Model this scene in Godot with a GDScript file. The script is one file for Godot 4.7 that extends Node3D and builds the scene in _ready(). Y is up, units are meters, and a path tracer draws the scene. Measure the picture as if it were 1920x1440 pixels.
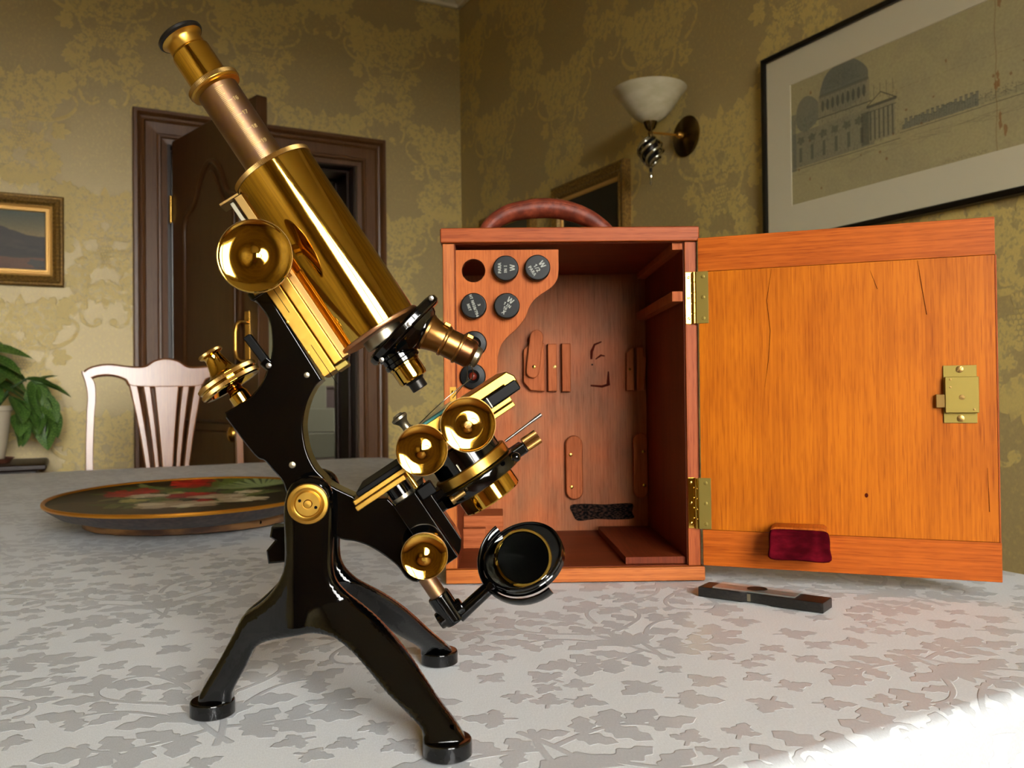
extends Node3D

# ------------------------------------------------------------------ mesh builder
class Acc:
	var v := PackedVector3Array()
	var n := PackedVector3Array()
	var uv := PackedVector2Array()
	var k := 1.0
	var t := Transform3D.IDENTITY

	func _init(scale := 1.0) -> void:
		k = scale

	func put(p: Vector3, m: Vector3, q: Vector2) -> void:
		v.append((t * p) * k)
		n.append((t.basis * m).normalized())
		uv.append(q)

	# winding is chosen so that the front (clockwise) side agrees with the normals
	func tri(a: Vector3, b: Vector3, c: Vector3, na: Vector3, nb: Vector3, nc: Vector3, ua := Vector2.ZERO, ub := Vector2.ZERO, uc := Vector2.ZERO) -> void:
		var g := (b - a).cross(c - a)
		if g.length_squared() < 1e-16:
			return
		if g.dot(na + nb + nc) > 0.0:
			put(a, na, ua); put(c, nc, uc); put(b, nb, ub)
		else:
			put(a, na, ua); put(b, nb, ub); put(c, nc, uc)

	func flat(a: Vector3, b: Vector3, c: Vector3, out: Vector3) -> void:
		var g := (b - a).cross(c - a).normalized()
		if g.dot(out) < 0.0:
			g = -g
		tri(a, b, c, g, g, g)

	func quad(a: Vector3, b: Vector3, c: Vector3, d: Vector3, na: Vector3, nb: Vector3, nc: Vector3, nd: Vector3, ua := Vector2.ZERO, ub := Vector2.ZERO, uc := Vector2.ZERO, ud := Vector2.ZERO) -> void:
		tri(a, b, c, na, nb, nc, ua, ub, uc)
		tri(a, c, d, na, nc, nd, ua, uc, ud)

	# box with rounded-looking chamfers, between two corners
	func box(lo: Vector3, hi: Vector3, bev := 0.0) -> Acc:
		var c := (lo + hi) * 0.5
		var h := (hi - lo).abs() * 0.5
		var e := minf(bev, minf(h.x, minf(h.y, h.z)) * 0.9)
		for ax in 3:
			var a1 := (ax + 1) % 3
			var a2 := (ax + 2) % 3
			for s in [-1.0, 1.0]:
				var m := Vector3.ZERO
				m[ax] = s
				var q: Array[Vector3] = []
				for o in [[-1.0, -1.0], [1.0, -1.0], [1.0, 1.0], [-1.0, 1.0]]:
					var p := Vector3.ZERO
					p[ax] = s * h[ax]
					p[a1] = o[0] * (h[a1] - e)
					p[a2] = o[1] * (h[a2] - e)
					q.append(c + p)
				quad(q[0], q[1], q[2], q[3], m, m, m, m)
			if e > 0.0:
				for s1 in [-1.0, 1.0]:
					for s2 in [-1.0, 1.0]:
						var m1 := Vector3.ZERO
						m1[a1] = s1
						var m2 := Vector3.ZERO
						m2[a2] = s2
						var p1 := Vector3.ZERO
						p1[a1] = s1 * h[a1]; p1[a2] = s2 * (h[a2] - e)
						var p2 := Vector3.ZERO
						p2[a1] = s1 * (h[a1] - e); p2[a2] = s2 * h[a2]
						var l := Vector3.ZERO
						l[ax] = h[ax] - e
						quad(c + p1 - l, c + p1 + l, c + p2 + l, c + p2 - l, m1, m1, m2, m2)
		if e > 0.0:
			for sx in [-1.0, 1.0]:
				for sy in [-1.0, 1.0]:
					for sz in [-1.0, 1.0]:
						tri(c + Vector3(sx * h.x, sy * (h.y - e), sz * (h.z - e)), c + Vector3(sx * (h.x - e), sy * h.y, sz * (h.z - e)), c + Vector3(sx * (h.x - e), sy * (h.y - e), sz * h.z), Vector3(sx, 0, 0), Vector3(0, sy, 0), Vector3(0, 0, sz))
		return self

	# turned about y; profile of (radius, height); corners sharper than 35 degrees stay crisp
	func lathe(pr: Array, seg := 48, sx := 1.0, sz := 1.0, turn := false) -> Acc:
		var m := pr.size()
		var sn: Array[Vector2] = []
		for i in m - 1:
			var d: Vector2 = pr[i + 1] - pr[i]
			sn.append(Vector2(d.y, -d.x).normalized() * (-1.0 if (pr[-1].y < pr[0].y) != turn else 1.0))
		var total := 0.0
		var along: Array[float] = [0.0]
		for i in m - 1:
			total += (pr[i + 1] - pr[i]).length()
			along.append(total)
		for i in m - 1:
			var n0 := sn[i]
			var n1 := sn[i]
			# a short chamfer beside a long face takes the long face's direction, so flats stay flat
			var le: float = (pr[i + 1] - pr[i]).length()
			if i > 0 and sn[i - 1].dot(sn[i]) > 0.82:
				var lp: float = (pr[i] - pr[i - 1]).length()
				n0 = (sn[i - 1] + sn[i]).normalized() if maxf(le, lp) < 3.0 * minf(le, lp) else (sn[i] if le > lp else sn[i - 1])
			if i < m - 2 and sn[i + 1].dot(sn[i]) > 0.82:
				var ln: float = (pr[i + 2] - pr[i + 1]).length()
				n1 = (sn[i + 1] + sn[i]).normalized() if maxf(le, ln) < 3.0 * minf(le, ln) else (sn[i] if le > ln else sn[i + 1])
			for j in seg:
				var a0 := TAU * j / seg
				var a1 := TAU * (j + 1) / seg
				var c0 := Vector3(cos(a0) * sx, 0, sin(a0) * sz)
				var c1 := Vector3(cos(a1) * sx, 0, sin(a1) * sz)
				var k0 := Vector3(cos(a0) / sx, 0, sin(a0) / sz).normalized()
				var k1 := Vector3(cos(a1) / sx, 0, sin(a1) / sz).normalized()
				var y0 := Vector3(0, pr[i].y, 0)
				var y1 := Vector3(0, pr[i + 1].y, 0)
				var u0 := float(j) / seg
				var u1 := float(j + 1) / seg
				quad(c0 * pr[i].x + y0, c1 * pr[i].x + y0, c1 * pr[i + 1].x + y1, c0 * pr[i + 1].x + y1,
					k0 * n0.x + Vector3.UP * n0.y, k1 * n0.x + Vector3.UP * n0.y, k1 * n1.x + Vector3.UP * n1.y, k0 * n1.x + Vector3.UP * n1.y,
					Vector2(u0, along[i] / total), Vector2(u1, along[i] / total), Vector2(u1, along[i + 1] / total), Vector2(u0, along[i + 1] / total))
		return self

	# toothed ring about y, the milled edge of a knob
	func gear(r: float, teeth: int, cut: float, y0: float, y1: float, inner := 0.0) -> Acc:
		for j in teeth:
			var a := TAU * j / teeth
			var b := TAU * (j + 0.5) / teeth
			var c := TAU * (j + 1) / teeth
			var pa := Vector3(cos(a), 0, sin(a)) * (r - cut)
			var pb := Vector3(cos(b), 0, sin(b)) * r
			var pc := Vector3(cos(c), 0, sin(c)) * (r - cut)
			var lo := Vector3(0, y0, 0)
			var hi := Vector3(0, y1, 0)
			for pq in [[pa, pb], [pb, pc]]:
				var nn: Vector3 = (pq[0] + pq[1]).normalized()
				var g: Vector3 = (pq[1] - pq[0]).cross(Vector3.UP).normalized()
				if g.dot(nn) < 0.0:
					g = -g
				quad(pq[0] + lo, pq[1] + lo, pq[1] + hi, pq[0] + hi, g, g, g, g)
				var i0: Vector3 = pq[0].normalized() * inner
				var i1: Vector3 = pq[1].normalized() * inner
				quad(pq[0] + hi, pq[1] + hi, i1 + hi, i0 + hi, Vector3.UP, Vector3.UP, Vector3.UP, Vector3.UP)
				quad(pq[0] + lo, pq[1] + lo, i1 + lo, i0 + lo, Vector3.DOWN, Vector3.DOWN, Vector3.DOWN, Vector3.DOWN)
		return self

	# outline in x, y drawn out along z, with chamfered rims
	func prism(poly: PackedVector2Array, z0: float, z1: float, bev := 0.0, crease := 0.75) -> Acc:
		var p := poly.duplicate()
		if Geometry2D.is_polygon_clockwise(p):
			p.reverse()
		var m := p.size()
		var en: Array[Vector2] = []
		for i in m:
			var d := p[(i + 1) % m] - p[i]
			en.append(Vector2(d.y, -d.x).normalized())
		var inn := PackedVector2Array()
		for i in m:
			var a := en[(i + m - 1) % m]
			var b := en[i]
			var s := a + b
			inn.append(p[i] - s / maxf(0.6, 1.0 + a.dot(b)) * bev)
		for f in 2:
			var z := z1 if f else z0
			var up := Vector3(0, 0, 1 if f else -1)
			var zs := z1 - bev if f else z0 + bev
			var ix := Geometry2D.triangulate_polygon(inn)
			if ix.is_empty():
				print("untriangulated outline ", m)
				ix = Geometry2D.triangulate_polygon(p)
			for i in range(0, ix.size(), 3):
				tri(Vector3(inn[ix[i]].x, inn[ix[i]].y, z), Vector3(inn[ix[i + 1]].x, inn[ix[i + 1]].y, z), Vector3(inn[ix[i + 2]].x, inn[ix[i + 2]].y, z), up, up, up)
			if bev > 0.0:
				for i in m:
					var j := (i + 1) % m
					var ne := Vector3(en[i].x, en[i].y, 0)
					quad(Vector3(p[i].x, p[i].y, zs), Vector3(p[j].x, p[j].y, zs), Vector3(inn[j].x, inn[j].y, z), Vector3(inn[i].x, inn[i].y, z), ne, ne, up, up)
		for i in m:
			var j := (i + 1) % m
			var n0 := en[i]
			var n1 := en[i]
			var pv := en[(i + m - 1) % m]
			if pv.dot(en[i]) > crease:
				n0 = (pv + en[i]).normalized()
			if en[j].dot(en[i]) > crease:
				n1 = (en[j] + en[i]).normalized()
			var a0 := Vector3(n0.x, n0.y, 0)
			var a1 := Vector3(n1.x, n1.y, 0)
			quad(Vector3(p[i].x, p[i].y, z0 + bev), Vector3(p[j].x, p[j].y, z0 + bev), Vector3(p[j].x, p[j].y, z1 - bev), Vector3(p[i].x, p[i].y, z1 - bev), a0, a1, a1, a0)
		return self

	# round or oval section along a path; ry is the size across, rz the size along `side`
	func tube(path: Array, ra: Array, seg := 12, side := Vector3.ZERO, flat_ratio := 1.0, caps := true) -> Acc:
		var m := path.size()
		var rings := []
		var norms := []
		var ref: Vector3 = side
		for i in m:
			var d: Vector3 = (path[mini(i + 1, m - 1)] - path[maxi(i - 1, 0)]).normalized()
			if ref == Vector3.ZERO:
				ref = Vector3.UP if absf(d.y) < 0.9 else Vector3.RIGHT
			var b := (ref - d * ref.dot(d)).normalized()
			if side == Vector3.ZERO:
				ref = b
			var c := d.cross(b).normalized()
			var ring := []
			var nn := []
			var r: float = ra[i] if i < ra.size() else ra[-1]
			for j in seg:
				var a := TAU * j / seg
				ring.append(path[i] + b * cos(a) * r * flat_ratio + c * sin(a) * r)
				nn.append((b * cos(a) / flat_ratio + c * sin(a)).normalized())
			rings.append(ring)
			norms.append(nn)
		for i in m - 1:
			for j in seg:
				var q := (j + 1) % seg
				quad(rings[i][j], rings[i][q], rings[i + 1][q], rings[i + 1][j], norms[i][j], norms[i][q], norms[i + 1][q], norms[i + 1][j],
					Vector2(float(j) / seg, float(i) / (m - 1)), Vector2(float(j + 1) / seg, float(i) / (m - 1)), Vector2(float(j + 1) / seg, float(i + 1) / (m - 1)), Vector2(float(j) / seg, float(i + 1) / (m - 1)))
		if caps:
			for e in 2:
				var i: int = (m - 1) if e else 0
				var d: Vector3 = (path[i] - path[i - 1]).normalized() if e else (path[0] - path[1]).normalized()
				for j in seg:
					tri(path[i], rings[i][j], rings[i][(j + 1) % seg], d, d, d)
		return self

	# a closed outline (x across, y out) swept round a rectangle in the x, y plane: picture frames
	func frame(w: float, h: float, pr: Array) -> Acc:
		var cs := [Vector2(-1, -1), Vector2(1, -1), Vector2(1, 1), Vector2(-1, 1)]
		for s in 4:
			var a: Vector2 = cs[s]
			var b: Vector2 = cs[(s + 1) % 4]
			var outw := Vector2(a.x + b.x, a.y + b.y) * 0.5
			for i in pr.size() - 1:
				var p0: Vector2 = pr[i]
				var p1: Vector2 = pr[i + 1]
				var q := []
				for e in [[a, p0], [b, p0], [b, p1], [a, p1]]:
					q.append(Vector3(e[0].x * (w * 0.5 - e[1].x), e[0].y * (h * 0.5 - e[1].x), e[1].y))
				var d := p1 - p0
				var nn := Vector3(outw.x * d.y, outw.y * d.y, d.x).normalized()
				quad(q[0], q[1], q[2], q[3], nn, nn, nn, nn)
		return self

	func mesh() -> ArrayMesh:
		var ar := []
		ar.resize(Mesh.ARRAY_MAX)
		ar[Mesh.ARRAY_VERTEX] = v
		ar[Mesh.ARRAY_NORMAL] = n
		ar[Mesh.ARRAY_TEX_UV] = uv
		var am := ArrayMesh.new()
		am.add_surface_from_arrays(Mesh.PRIMITIVE_TRIANGLES, ar)
		return am


# ------------------------------------------------------------------ pattern mask that wraps round its edges
class Tile:
	var w: int
	var h: int
	var b := PackedByteArray()

	func _init(ww: int, hh: int) -> void:
		w = ww
		h = hh
		b.resize(w * h)

	func leaf(x: float, y: float, ang: float, le: float, wi: float, lobes := 0.0, val := 255) -> void:
		var ca := cos(ang)
		var sa := sin(ang)
		var cx := x + ca * le * 0.5
		var cy := y + sa * le * 0.5
		var rr := int(le * 0.5 + wi) + 1
		for j in range(int(cy) - rr, int(cy) + rr + 1):
			for i in range(int(cx) - rr, int(cx) + rr + 1):
				var dx := i - x
				var dy := j - y
				var s := (dx * ca + dy * sa) / le
				if s <= 0.0 or s >= 1.0:
					continue
				var q := absf(dy * ca - dx * sa)
				var pw := wi * pow(sin(PI * pow(s, 0.75)), 0.7) * (1.0 + lobes * sin(s * 17.0 + 0.6))
				if q < pw:
					b[posmod(j, h) * w + posmod(i, w)] = val

	# whether a leaf would lie clear of what is drawn already
	func clear_of(x: float, y: float, ang: float, le: float, wi: float, first := 0.3) -> bool:
		var d := Vector2(cos(ang), sin(ang))
		var e := Vector2(-d.y, d.x)
		for i in 9:
			var s := lerpf(first, 1.12, i / 8.0)
			for k: float in [-1.0, -0.5, 0.0, 0.5, 1.0]:
				var q: Vector2 = Vector2(x, y) + d * le * s + e * (k * (wi * sin(PI * minf(s, 1.0)) + 5.0))
				if b[posmod(int(q.y), h) * w + posmod(int(q.x), w)]:
					return false
		return true

	func dot(x: float, y: float, r: float, val := 255) -> void:
		for j in range(int(y - r), int(y + r) + 1):
			for i in range(int(x - r), int(x + r) + 1):
				if (i - x) * (i - x) + (j - y) * (j - y) < r * r:
					b[posmod(j, h) * w + posmod(i, w)] = val

	func curl(x: float, y: float, ang: float, size: float, turn: float, wd: float) -> Vector2:
		var p := Vector2(x, y)
		var a := ang
		var st := size * 0.05
		for i in 46:
			var f := i / 46.0
			p += Vector2(cos(a), sin(a)) * st * (1.0 - 0.72 * f)
			a += turn * (0.05 + 0.32 * f * f)
			dot(p.x, p.y, wd * (1.0 - 0.45 * f))
		dot(p.x, p.y, wd * 1.7)
		return p

	func palm(x: float, y: float, ang: float, le: float, wi: float, count: int, spread: float) -> void:
		for i in count:
			var f := (i / float(count - 1) - 0.5) * 2.0
			leaf(x, y, ang + f * spread, le * (1.0 - 0.38 * absf(f)), wi, 0.12)

	func sprig(x: float, y: float, ang: float, le: float, wi: float, bend: float, pairs: int) -> void:
		var p := Vector2(x, y)
		var a := ang
		var st := le / (pairs * 6.0)
		for i in pairs * 6:
			p += Vector2(cos(a), sin(a)) * st
			a += bend / (pairs * 6.0)
			dot(p.x, p.y, wi * 0.22)
			if i % 6 == 3:
				for s in [-1.0, 1.0]:
					leaf(p.x, p.y, a + s * 0.9, wi * 3.0, wi, 0.16)
		leaf(p.x, p.y, a, wi * 3.4, wi * 1.1, 0.16)


var M := {}
var made := {}
var font := SystemFont.new()
const HEAD := Basis.IDENTITY


func mat(called: String, c: Color, rough := 0.5, metal := 0.0, spec := 0.5) -> StandardMaterial3D:
	var m := StandardMaterial3D.new()
	m.resource_name = called
	m.albedo_color = c
	m.roughness = rough
	m.metallic = metal
	m.metallic_specular = spec
	M[called] = m
	return m


func tex(im: Image) -> ImageTexture:
	return ImageTexture.create_from_image(im)


func triplanar(m: StandardMaterial3D, s: Vector3, world := false) -> void:
	m.uv1_triplanar = true
	m.uv1_world_triplanar = world
	m.uv1_triplanar_sharpness = 8.0
	m.uv1_scale = s


func numbered(called: String) -> String:
	var c: int = made.get(called, 0)
	made[called] = c + 1
	return called if c == 0 else "%s_%03d" % [called, c]


func tag(o: Node3D, label: String, category: String, group := "") -> Node3D:
	o.set_meta("label", label)
	o.set_meta("category", category)
	if group:
		o.set_meta("group", group)
	return o


func thing(called: String, label: String, category: String, xf: Transform3D, group := "") -> Node3D:
	var o := Node3D.new()
	o.name = numbered(called)
	add_child(o)
	o.transform = xf
	tag(o, label, category, group)
	return o


func obj(called: String, me: Mesh, m: Material, parent: Node3D = null, xf := Transform3D.IDENTITY) -> MeshInstance3D:
	var o := MeshInstance3D.new()
	o.mesh = me
	o.material_override = m
	o.transform = xf
	if parent == null:
		o.name = numbered(called)
		add_child(o)
	else:
		o.name = called
		parent.add_child(o, true)
	return o


func struct(called: String, me: Mesh, m: Material, xf := Transform3D.IDENTITY) -> MeshInstance3D:
	var o := obj(called, me, m, null, xf)
	o.set_meta("kind", "structure")
	return o


func at(x: float, y: float, z: float, b := Basis.IDENTITY) -> Transform3D:
	return Transform3D(b, Vector3(x, y, z))


func yaw(deg: float) -> Basis:
	return Basis(Vector3.UP, deg_to_rad(deg))


# smooth closed or open curve through points
func spline(p: Array, sub: int, closed := false) -> PackedVector2Array:
	var r := PackedVector2Array()
	var m := p.size()
	var last := m if closed else m - 1
	for i in last:
		var a: Vector2 = p[(i - 1 + m) % m] if closed else p[maxi(i - 1, 0)]
		var b: Vector2 = p[i]
		var c: Vector2 = p[(i + 1) % m]
		var d: Vector2 = p[(i + 2) % m] if closed else p[mini(i + 2, m - 1)]
		for j in sub:
			r.append(b.cubic_interpolate(c, a, d, j / float(sub)))
	if not closed:
		r.append(p[-1])
	return r


func pts(flat: Array) -> Array:
	var r := []
	for i in range(0, flat.size(), 2):
		r.append(Vector2(flat[i], flat[i + 1]))
	return r


func stadium(x0: float, x1: float, y0: float, y1: float, n := 8) -> PackedVector2Array:
	var r := (x1 - x0) * 0.5
	var c := (x0 + x1) * 0.5
	var p := PackedVector2Array()
	for i in n + 1:
		var a := PI * i / n
		p.append(Vector2(c + cos(a) * r, y1 - r + sin(a) * r))
	for i in n + 1:
		var a := PI + PI * i / n
		p.append(Vector2(c + cos(a) * r, y0 + r + sin(a) * r))
	return p


func text_part(called: String, s: String, height: float, m: Material, parent: Node3D, xf: Transform3D) -> void:
	var tm := TextMesh.new()
	tm.text = s
	tm.font = font
	tm.font_size = 32
	tm.pixel_size = height * 0.001 / 24.0
	tm.depth = height * 0.00006
	tm.curve_step = 2.0
	obj(called, tm, m, parent, xf)


# ------------------------------------------------------------------ pictures that are flat in the place itself
class Art:
	var im: Image
	var w: int
	var h: int
	var rng := RandomNumberGenerator.new()

	func _init(ww: int, hh: int, c: Color) -> void:
		w = ww
		h = hh
		im = Image.create(w, h, false, Image.FORMAT_RGB8)
		im.fill(c)
		rng.seed = 11

	func mix(i: int, j: int, c: Color, a: float) -> void:
		if i >= 0 and j >= 0 and i < w and j < h:
			im.set_pixel(i, j, im.get_pixel(i, j).lerp(c, a))

	func blob(cx: float, cy: float, rx: float, ry: float, ang: float, c: Color, a := 1.0, ragged := 0.15) -> void:
		var rr := int(maxf(rx, ry) * (1.0 + ragged)) + 1
		var ph := rng.randf() * TAU
		var lobes := 3 + rng.randi() % 4
		for j in range(int(cy) - rr, int(cy) + rr + 1):
			for i in range(int(cx) - rr, int(cx) + rr + 1):
				var d := Vector2(i - cx, j - cy).rotated(-ang)
				d = Vector2(d.x / rx, d.y / ry)
				var lim := 1.0 + ragged * sin(d.angle() * lobes + ph)
				if d.length() < lim:
					mix(i, j, c, a)

	func line(x0: float, y0: float, x1: float, y1: float, c: Color, a := 0.8, wd := 1) -> void:
		var m := int(maxf(absf(x1 - x0), absf(y1 - y0))) + 1
		for s in m + 1:
			var f := s / float(m)
			for k in wd:
				mix(int(lerpf(x0, x1, f)), int(lerpf(y0, y1, f)) + k, c, a)

	func rect(x0: float, y0: float, x1: float, y1: float, c: Color, a := 0.8) -> void:
		for j in range(int(y0), int(y1)):
			for i in range(int(x0), int(x1)):
				mix(i, j, c, a)

	func grain(amount: float, sx: float, sy: float) -> void:
		var f := FastNoiseLite.new()
		f.seed = 5
		f.frequency = 0.05
		for j in h:
			for i in w:
				var q := 1.0 + amount * f.get_noise_2d(i * sx, j * sy)
				var c := im.get_pixel(i, j)
				im.set_pixel(i, j, Color(c.r * q, c.g * q, c.b * q))


func noise(s: int, fr: float, oct := 3) -> FastNoiseLite:
	var f := FastNoiseLite.new()
	f.seed = s
	f.frequency = fr
	f.fractal_octaves = oct
	return f


# vertical grain, mirrored so that it repeats; a light tint to lay over a wood's own colour
func wood_image(s: int, ringy: float, fine: float) -> Image:
	var a := noise(s, 0.006)
	var b := noise(s + 1, 0.02)
	var c := noise(s + 2, 0.11, 2)
	var half := 512
	var im := Image.create(half * 2, half * 2, false, Image.FORMAT_RGB8)
	for y in half:
		for x in half:
			var warp := a.get_noise_2d(x, y * 0.30) * 60.0
			var ring := sin((x + warp) * 0.075 + b.get_noise_2d(x * 0.4, y * 0.06) * 3.0)
			ring = pow(ring * 0.5 + 0.5, 3.0)
			var st := c.get_noise_2d(x * 1.6, y * 0.03)
			var pore := maxf(0.0, c.get_noise_2d(x * 5.0 + 900.0, y * 0.12) - 0.18)
			var t := clampf(0.88 - ring * ringy + st * fine - pore * 0.7 + b.get_noise_2d(x * 0.3, y * 0.2) * 0.16, 0.0, 1.0)
			var q := Color(lerpf(0.62, 1.0, t), lerpf(0.48, 1.0, t), lerpf(0.36, 1.0, t))
			im.set_pixel(x, y, q)
			im.set_pixel(half * 2 - 1 - x, y, q)
			im.set_pixel(x, half * 2 - 1 - y, q)
			im.set_pixel(half * 2 - 1 - x, half * 2 - 1 - y, q)
	return im


func cloth_tile() -> Tile:
	var t := Tile.new(1024, 1024)
	var rng := RandomNumberGenerator.new()
	rng.seed = 41
	var stems := []
	# scrolling stems, mirrored in pairs about two axes
	for base in [[256.0, 256.0, 1.0], [768.0, 768.0, -1.0]]:
		for s in [-1.0, 1.0]:
			for q in [[14.0, 150.0, -0.35, 2.5, 430.0], [30.0, 20.0, 0.55, 2.2, 390.0], [26.0, -110.0, 1.15, -2.6, 400.0], [20.0, -200.0, 0.2, 2.9, 300.0], [12.0, 60.0, 1.9, -2.2, 330.0]]:
				var p := Vector2(base[0] + s * q[0], base[1] + base[2] * q[1])
				var a: float = -PI / 2 * base[2] + s * base[2] * q[2]
				var line := []
				for i in 60:
					var f := i / 60.0
					p += Vector2(cos(a), sin(a)) * (q[4] / 60.0) * (1.0 - 0.5 * f)
					a += s * base[2] * q[3] * (0.2 + 2.2 * f * f) / 60.0
					t.dot(p.x, p.y, 8.0 - 3.5 * f)
					line.append([p, a])
				t.dot(p.x, p.y, 11.0)
				stems.append(line)
		# the heart of the motif: a spread of long petals
		for i in 7:
			var a: float = -PI / 2 * base[2] + (i - 3) * 0.42
			t.leaf(base[0], base[1], a, 118 - 8 * absi(i - 3), 17, 0.06)
		t.dot(base[0], base[1], 20)
	# leaves set along the stems wherever there is room
	for line in stems:
		for i in range(3, 60, 4):
			for s in [-1.0, 1.0]:
				for go in 4:
					var le := 92.0 - go * 14.0 + rng.randf() * 12.0
					var wi := le * rng.randf_range(0.26, 0.34)
					var a: float = line[i][1] + s * rng.randf_range(0.7, 1.15)
					var p: Vector2 = line[i][0]
					if t.clear_of(p.x, p.y, a, le, wi):
						t.leaf(p.x, p.y, a, le, wi, 0.22)
						break
	# short three-leaved sprays in the gaps
	for i in 700:
		var p := Vector2(rng.randf(), rng.randf()) * 1024.0
		var a0 := rng.randf() * TAU
		var le := rng.randf_range(50.0, 86.0)
		var fan := [[0.0, 1.0], [1.25, 0.72], [-1.25, 0.72]]
		var room := t.clear_of(p.x, p.y, a0 + PI, le * 0.5, 5.0, 0.1)
		for f in fan:
			room = room and t.clear_of(p.x, p.y, a0 + f[0], le * f[1], le * f[1] * 0.3, 0.0)
		if room:
			for f in fan:
				t.leaf(p.x, p.y, a0 + f[0], le * f[1], le * f[1] * 0.31, 0.2)
			for k in 12:
				t.dot(p.x - cos(a0) * k * le * 0.04, p.y - sin(a0) * k * le * 0.04, 5.0)
	return t


func paper_tile() -> Tile:
	var t := Tile.new(640, 960)
	var rng := RandomNumberGenerator.new()
	rng.seed = 23
	for base in [[160.0, 240.0], [480.0, 720.0]]:
		var x: float = base[0]
		var y: float = base[1]
		# urn of flowers, strapwork, trellis, scrolls: a brocade repeat, mirrored about its axis
		for s in [-1.0, 1.0]:
			t.curl(x + s * 8, y + 120, -PI / 2 + s * 1.0, 170, -s * 0.62, 9)
			t.curl(x + s * 30, y - 10, (0.1 if s > 0 else PI - 0.1), 190, -s * 0.6, 9)
			t.curl(x + s * 6, y + 175, PI / 2 - s * 0.9, 190, s * 0.6, 9)
			t.sprig(x + s * 12, y - 120, -PI / 2 + s * 0.75, 160, 19, s * 0.9, 4)
			t.sprig(x + s * 16, y + 60, (0.5 if s > 0 else PI - 0.5), 150, 18, s * 0.8, 4)
			t.sprig(x + s * 60, y + 190, PI / 2 - s * 0.2, 130, 17, -s * 0.9, 3)
			t.sprig(x + s * 70, y - 20, -PI / 2 + s * 0.5, 150, 18, -s * 0.7, 4)
			t.palm(x + s * 95, y + 150, PI / 2 - s * 0.5, 90, 17, 6, 1.3)
			t.palm(x + s * 108, y - 110, -PI / 2 + s * 0.5, 86, 17, 6, 1.4)
			t.palm(x + s * 132, y + 30, (0.0 if s > 0 else PI), 60, 15, 5, 1.5)
			for i in 4:
				t.palm(x + s * (36 + 24 * i), y - 44 - 30 * (i % 2), -PI / 2 + s * 0.4 * i, 36, 11, 6, 2.6)
			for i in 5:
				var qx := 40 + rng.randf() * 110
				var qy := rng.randf() * 440 - 220
				t.palm(x + s * qx, y + qy, -PI / 2 + s * rng.randf() * 2.0, 34 + rng.randf() * 20, 10, 5, 1.8)
		t.palm(x, y - 90, -PI / 2, 140, 24, 7, 1.3)
		t.palm(x, y + 190, PI / 2, 110, 19, 7, 1.2)
		for i in 6:
			t.palm(x + cos(i * 1.05) * 34, y - 58 + sin(i * 1.05) * 30, i * 1.05, 30, 11, 5, 1.6)
		for j in 7:
			for i in range(-4, 5):
				if absi(i) + absi(j - 3) < 6:
					t.leaf(x + i * 11 + (5 if j % 2 else 0), y + 30 + j * 12, PI / 2, 12, 5)
		for i in 7:
			t.leaf(x - 30 + i * 10, y - 6, PI / 2 + (i - 3) * 0.07, 34, 4.4)
	return t


func tile_images(t: Tile, dark: Color, light: Color, rough_ground: float, rough_motif: float, sheen_ground: float, sheen_motif: float, wear: float) -> Array:
	var f := noise(77, 0.03, 4)
	var fibre := noise(78, 0.25, 2)
	var cb := PackedByteArray()
	var rb := PackedByteArray()
	cb.resize(t.w * t.h * 3)
	rb.resize(t.w * t.h)
	var mb := PackedByteArray()
	mb.resize(t.w * t.h)
	for y in t.h:
		for x in t.w:
			var i := y * t.w + x
			var m := t.b[i] / 255.0
			if wear > 0.0:
				# the print is rubbed thin in places; wrap-safe because both ends of the tile fade to the same
				var e := minf(minf(x, t.w - x) / 60.0, minf(y, t.h - y) / 60.0)
				var q := f.get_noise_2d(x, y) + 0.7 * f.get_noise_2d(x * 3.1 + 500.0, y * 2.1)
				m *= clampf(1.0 - wear * clampf(q * 2.0, 0.0, 0.75) * minf(e, 1.0), 0.0, 1.0)
				m = maxf(m, 0.35 * wear * clampf(f.get_noise_2d(x * 2.3 + 90.0, y * 1.5) * 2.0 - 0.2, 0.0, 1.0) * minf(e, 1.0))
			var tone := 1.0 + 0.06 * fibre.get_noise_2d(x * 2.0, y * 0.4)
			var c := dark.lerp(light, m)
			cb[i * 3] = int(clampf(c.r * tone, 0, 1) * 255)
			cb[i * 3 + 1] = int(clampf(c.g * tone, 0, 1) * 255)
			cb[i * 3 + 2] = int(clampf(c.b * tone, 0, 1) * 255)
			rb[i] = int(lerpf(rough_ground, rough_motif, m) * 255)
			mb[i] = int(lerpf(sheen_ground, sheen_motif, m) * 255)
	return [tex(Image.create_from_data(t.w, t.h, false, Image.FORMAT_RGB8, cb)), tex(Image.create_from_data(t.w, t.h, false, Image.FORMAT_L8, rb)), tex(Image.create_from_data(t.w, t.h, false, Image.FORMAT_L8, t.b)), tex(Image.create_from_data(t.w, t.h, false, Image.FORMAT_L8, mb))]


func smudge_image(s: int, lo: float, hi: float, sx: float) -> Image:
	var f := noise(s, 0.02, 5)
	var b := PackedByteArray()
	b.resize(256 * 256)
	for y in 256:
		for x in 256:
			var mx := absf(x - 128.0) * 2.0
			var my := absf(y - 128.0) * 2.0
			b[y * 256 + x] = int(lerpf(lo, hi, clampf(f.get_noise_2d(mx * sx, my) * 0.9 + 0.5, 0.0, 1.0)) * 255)
	return Image.create_from_data(256, 256, false, Image.FORMAT_L8, b)


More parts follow.
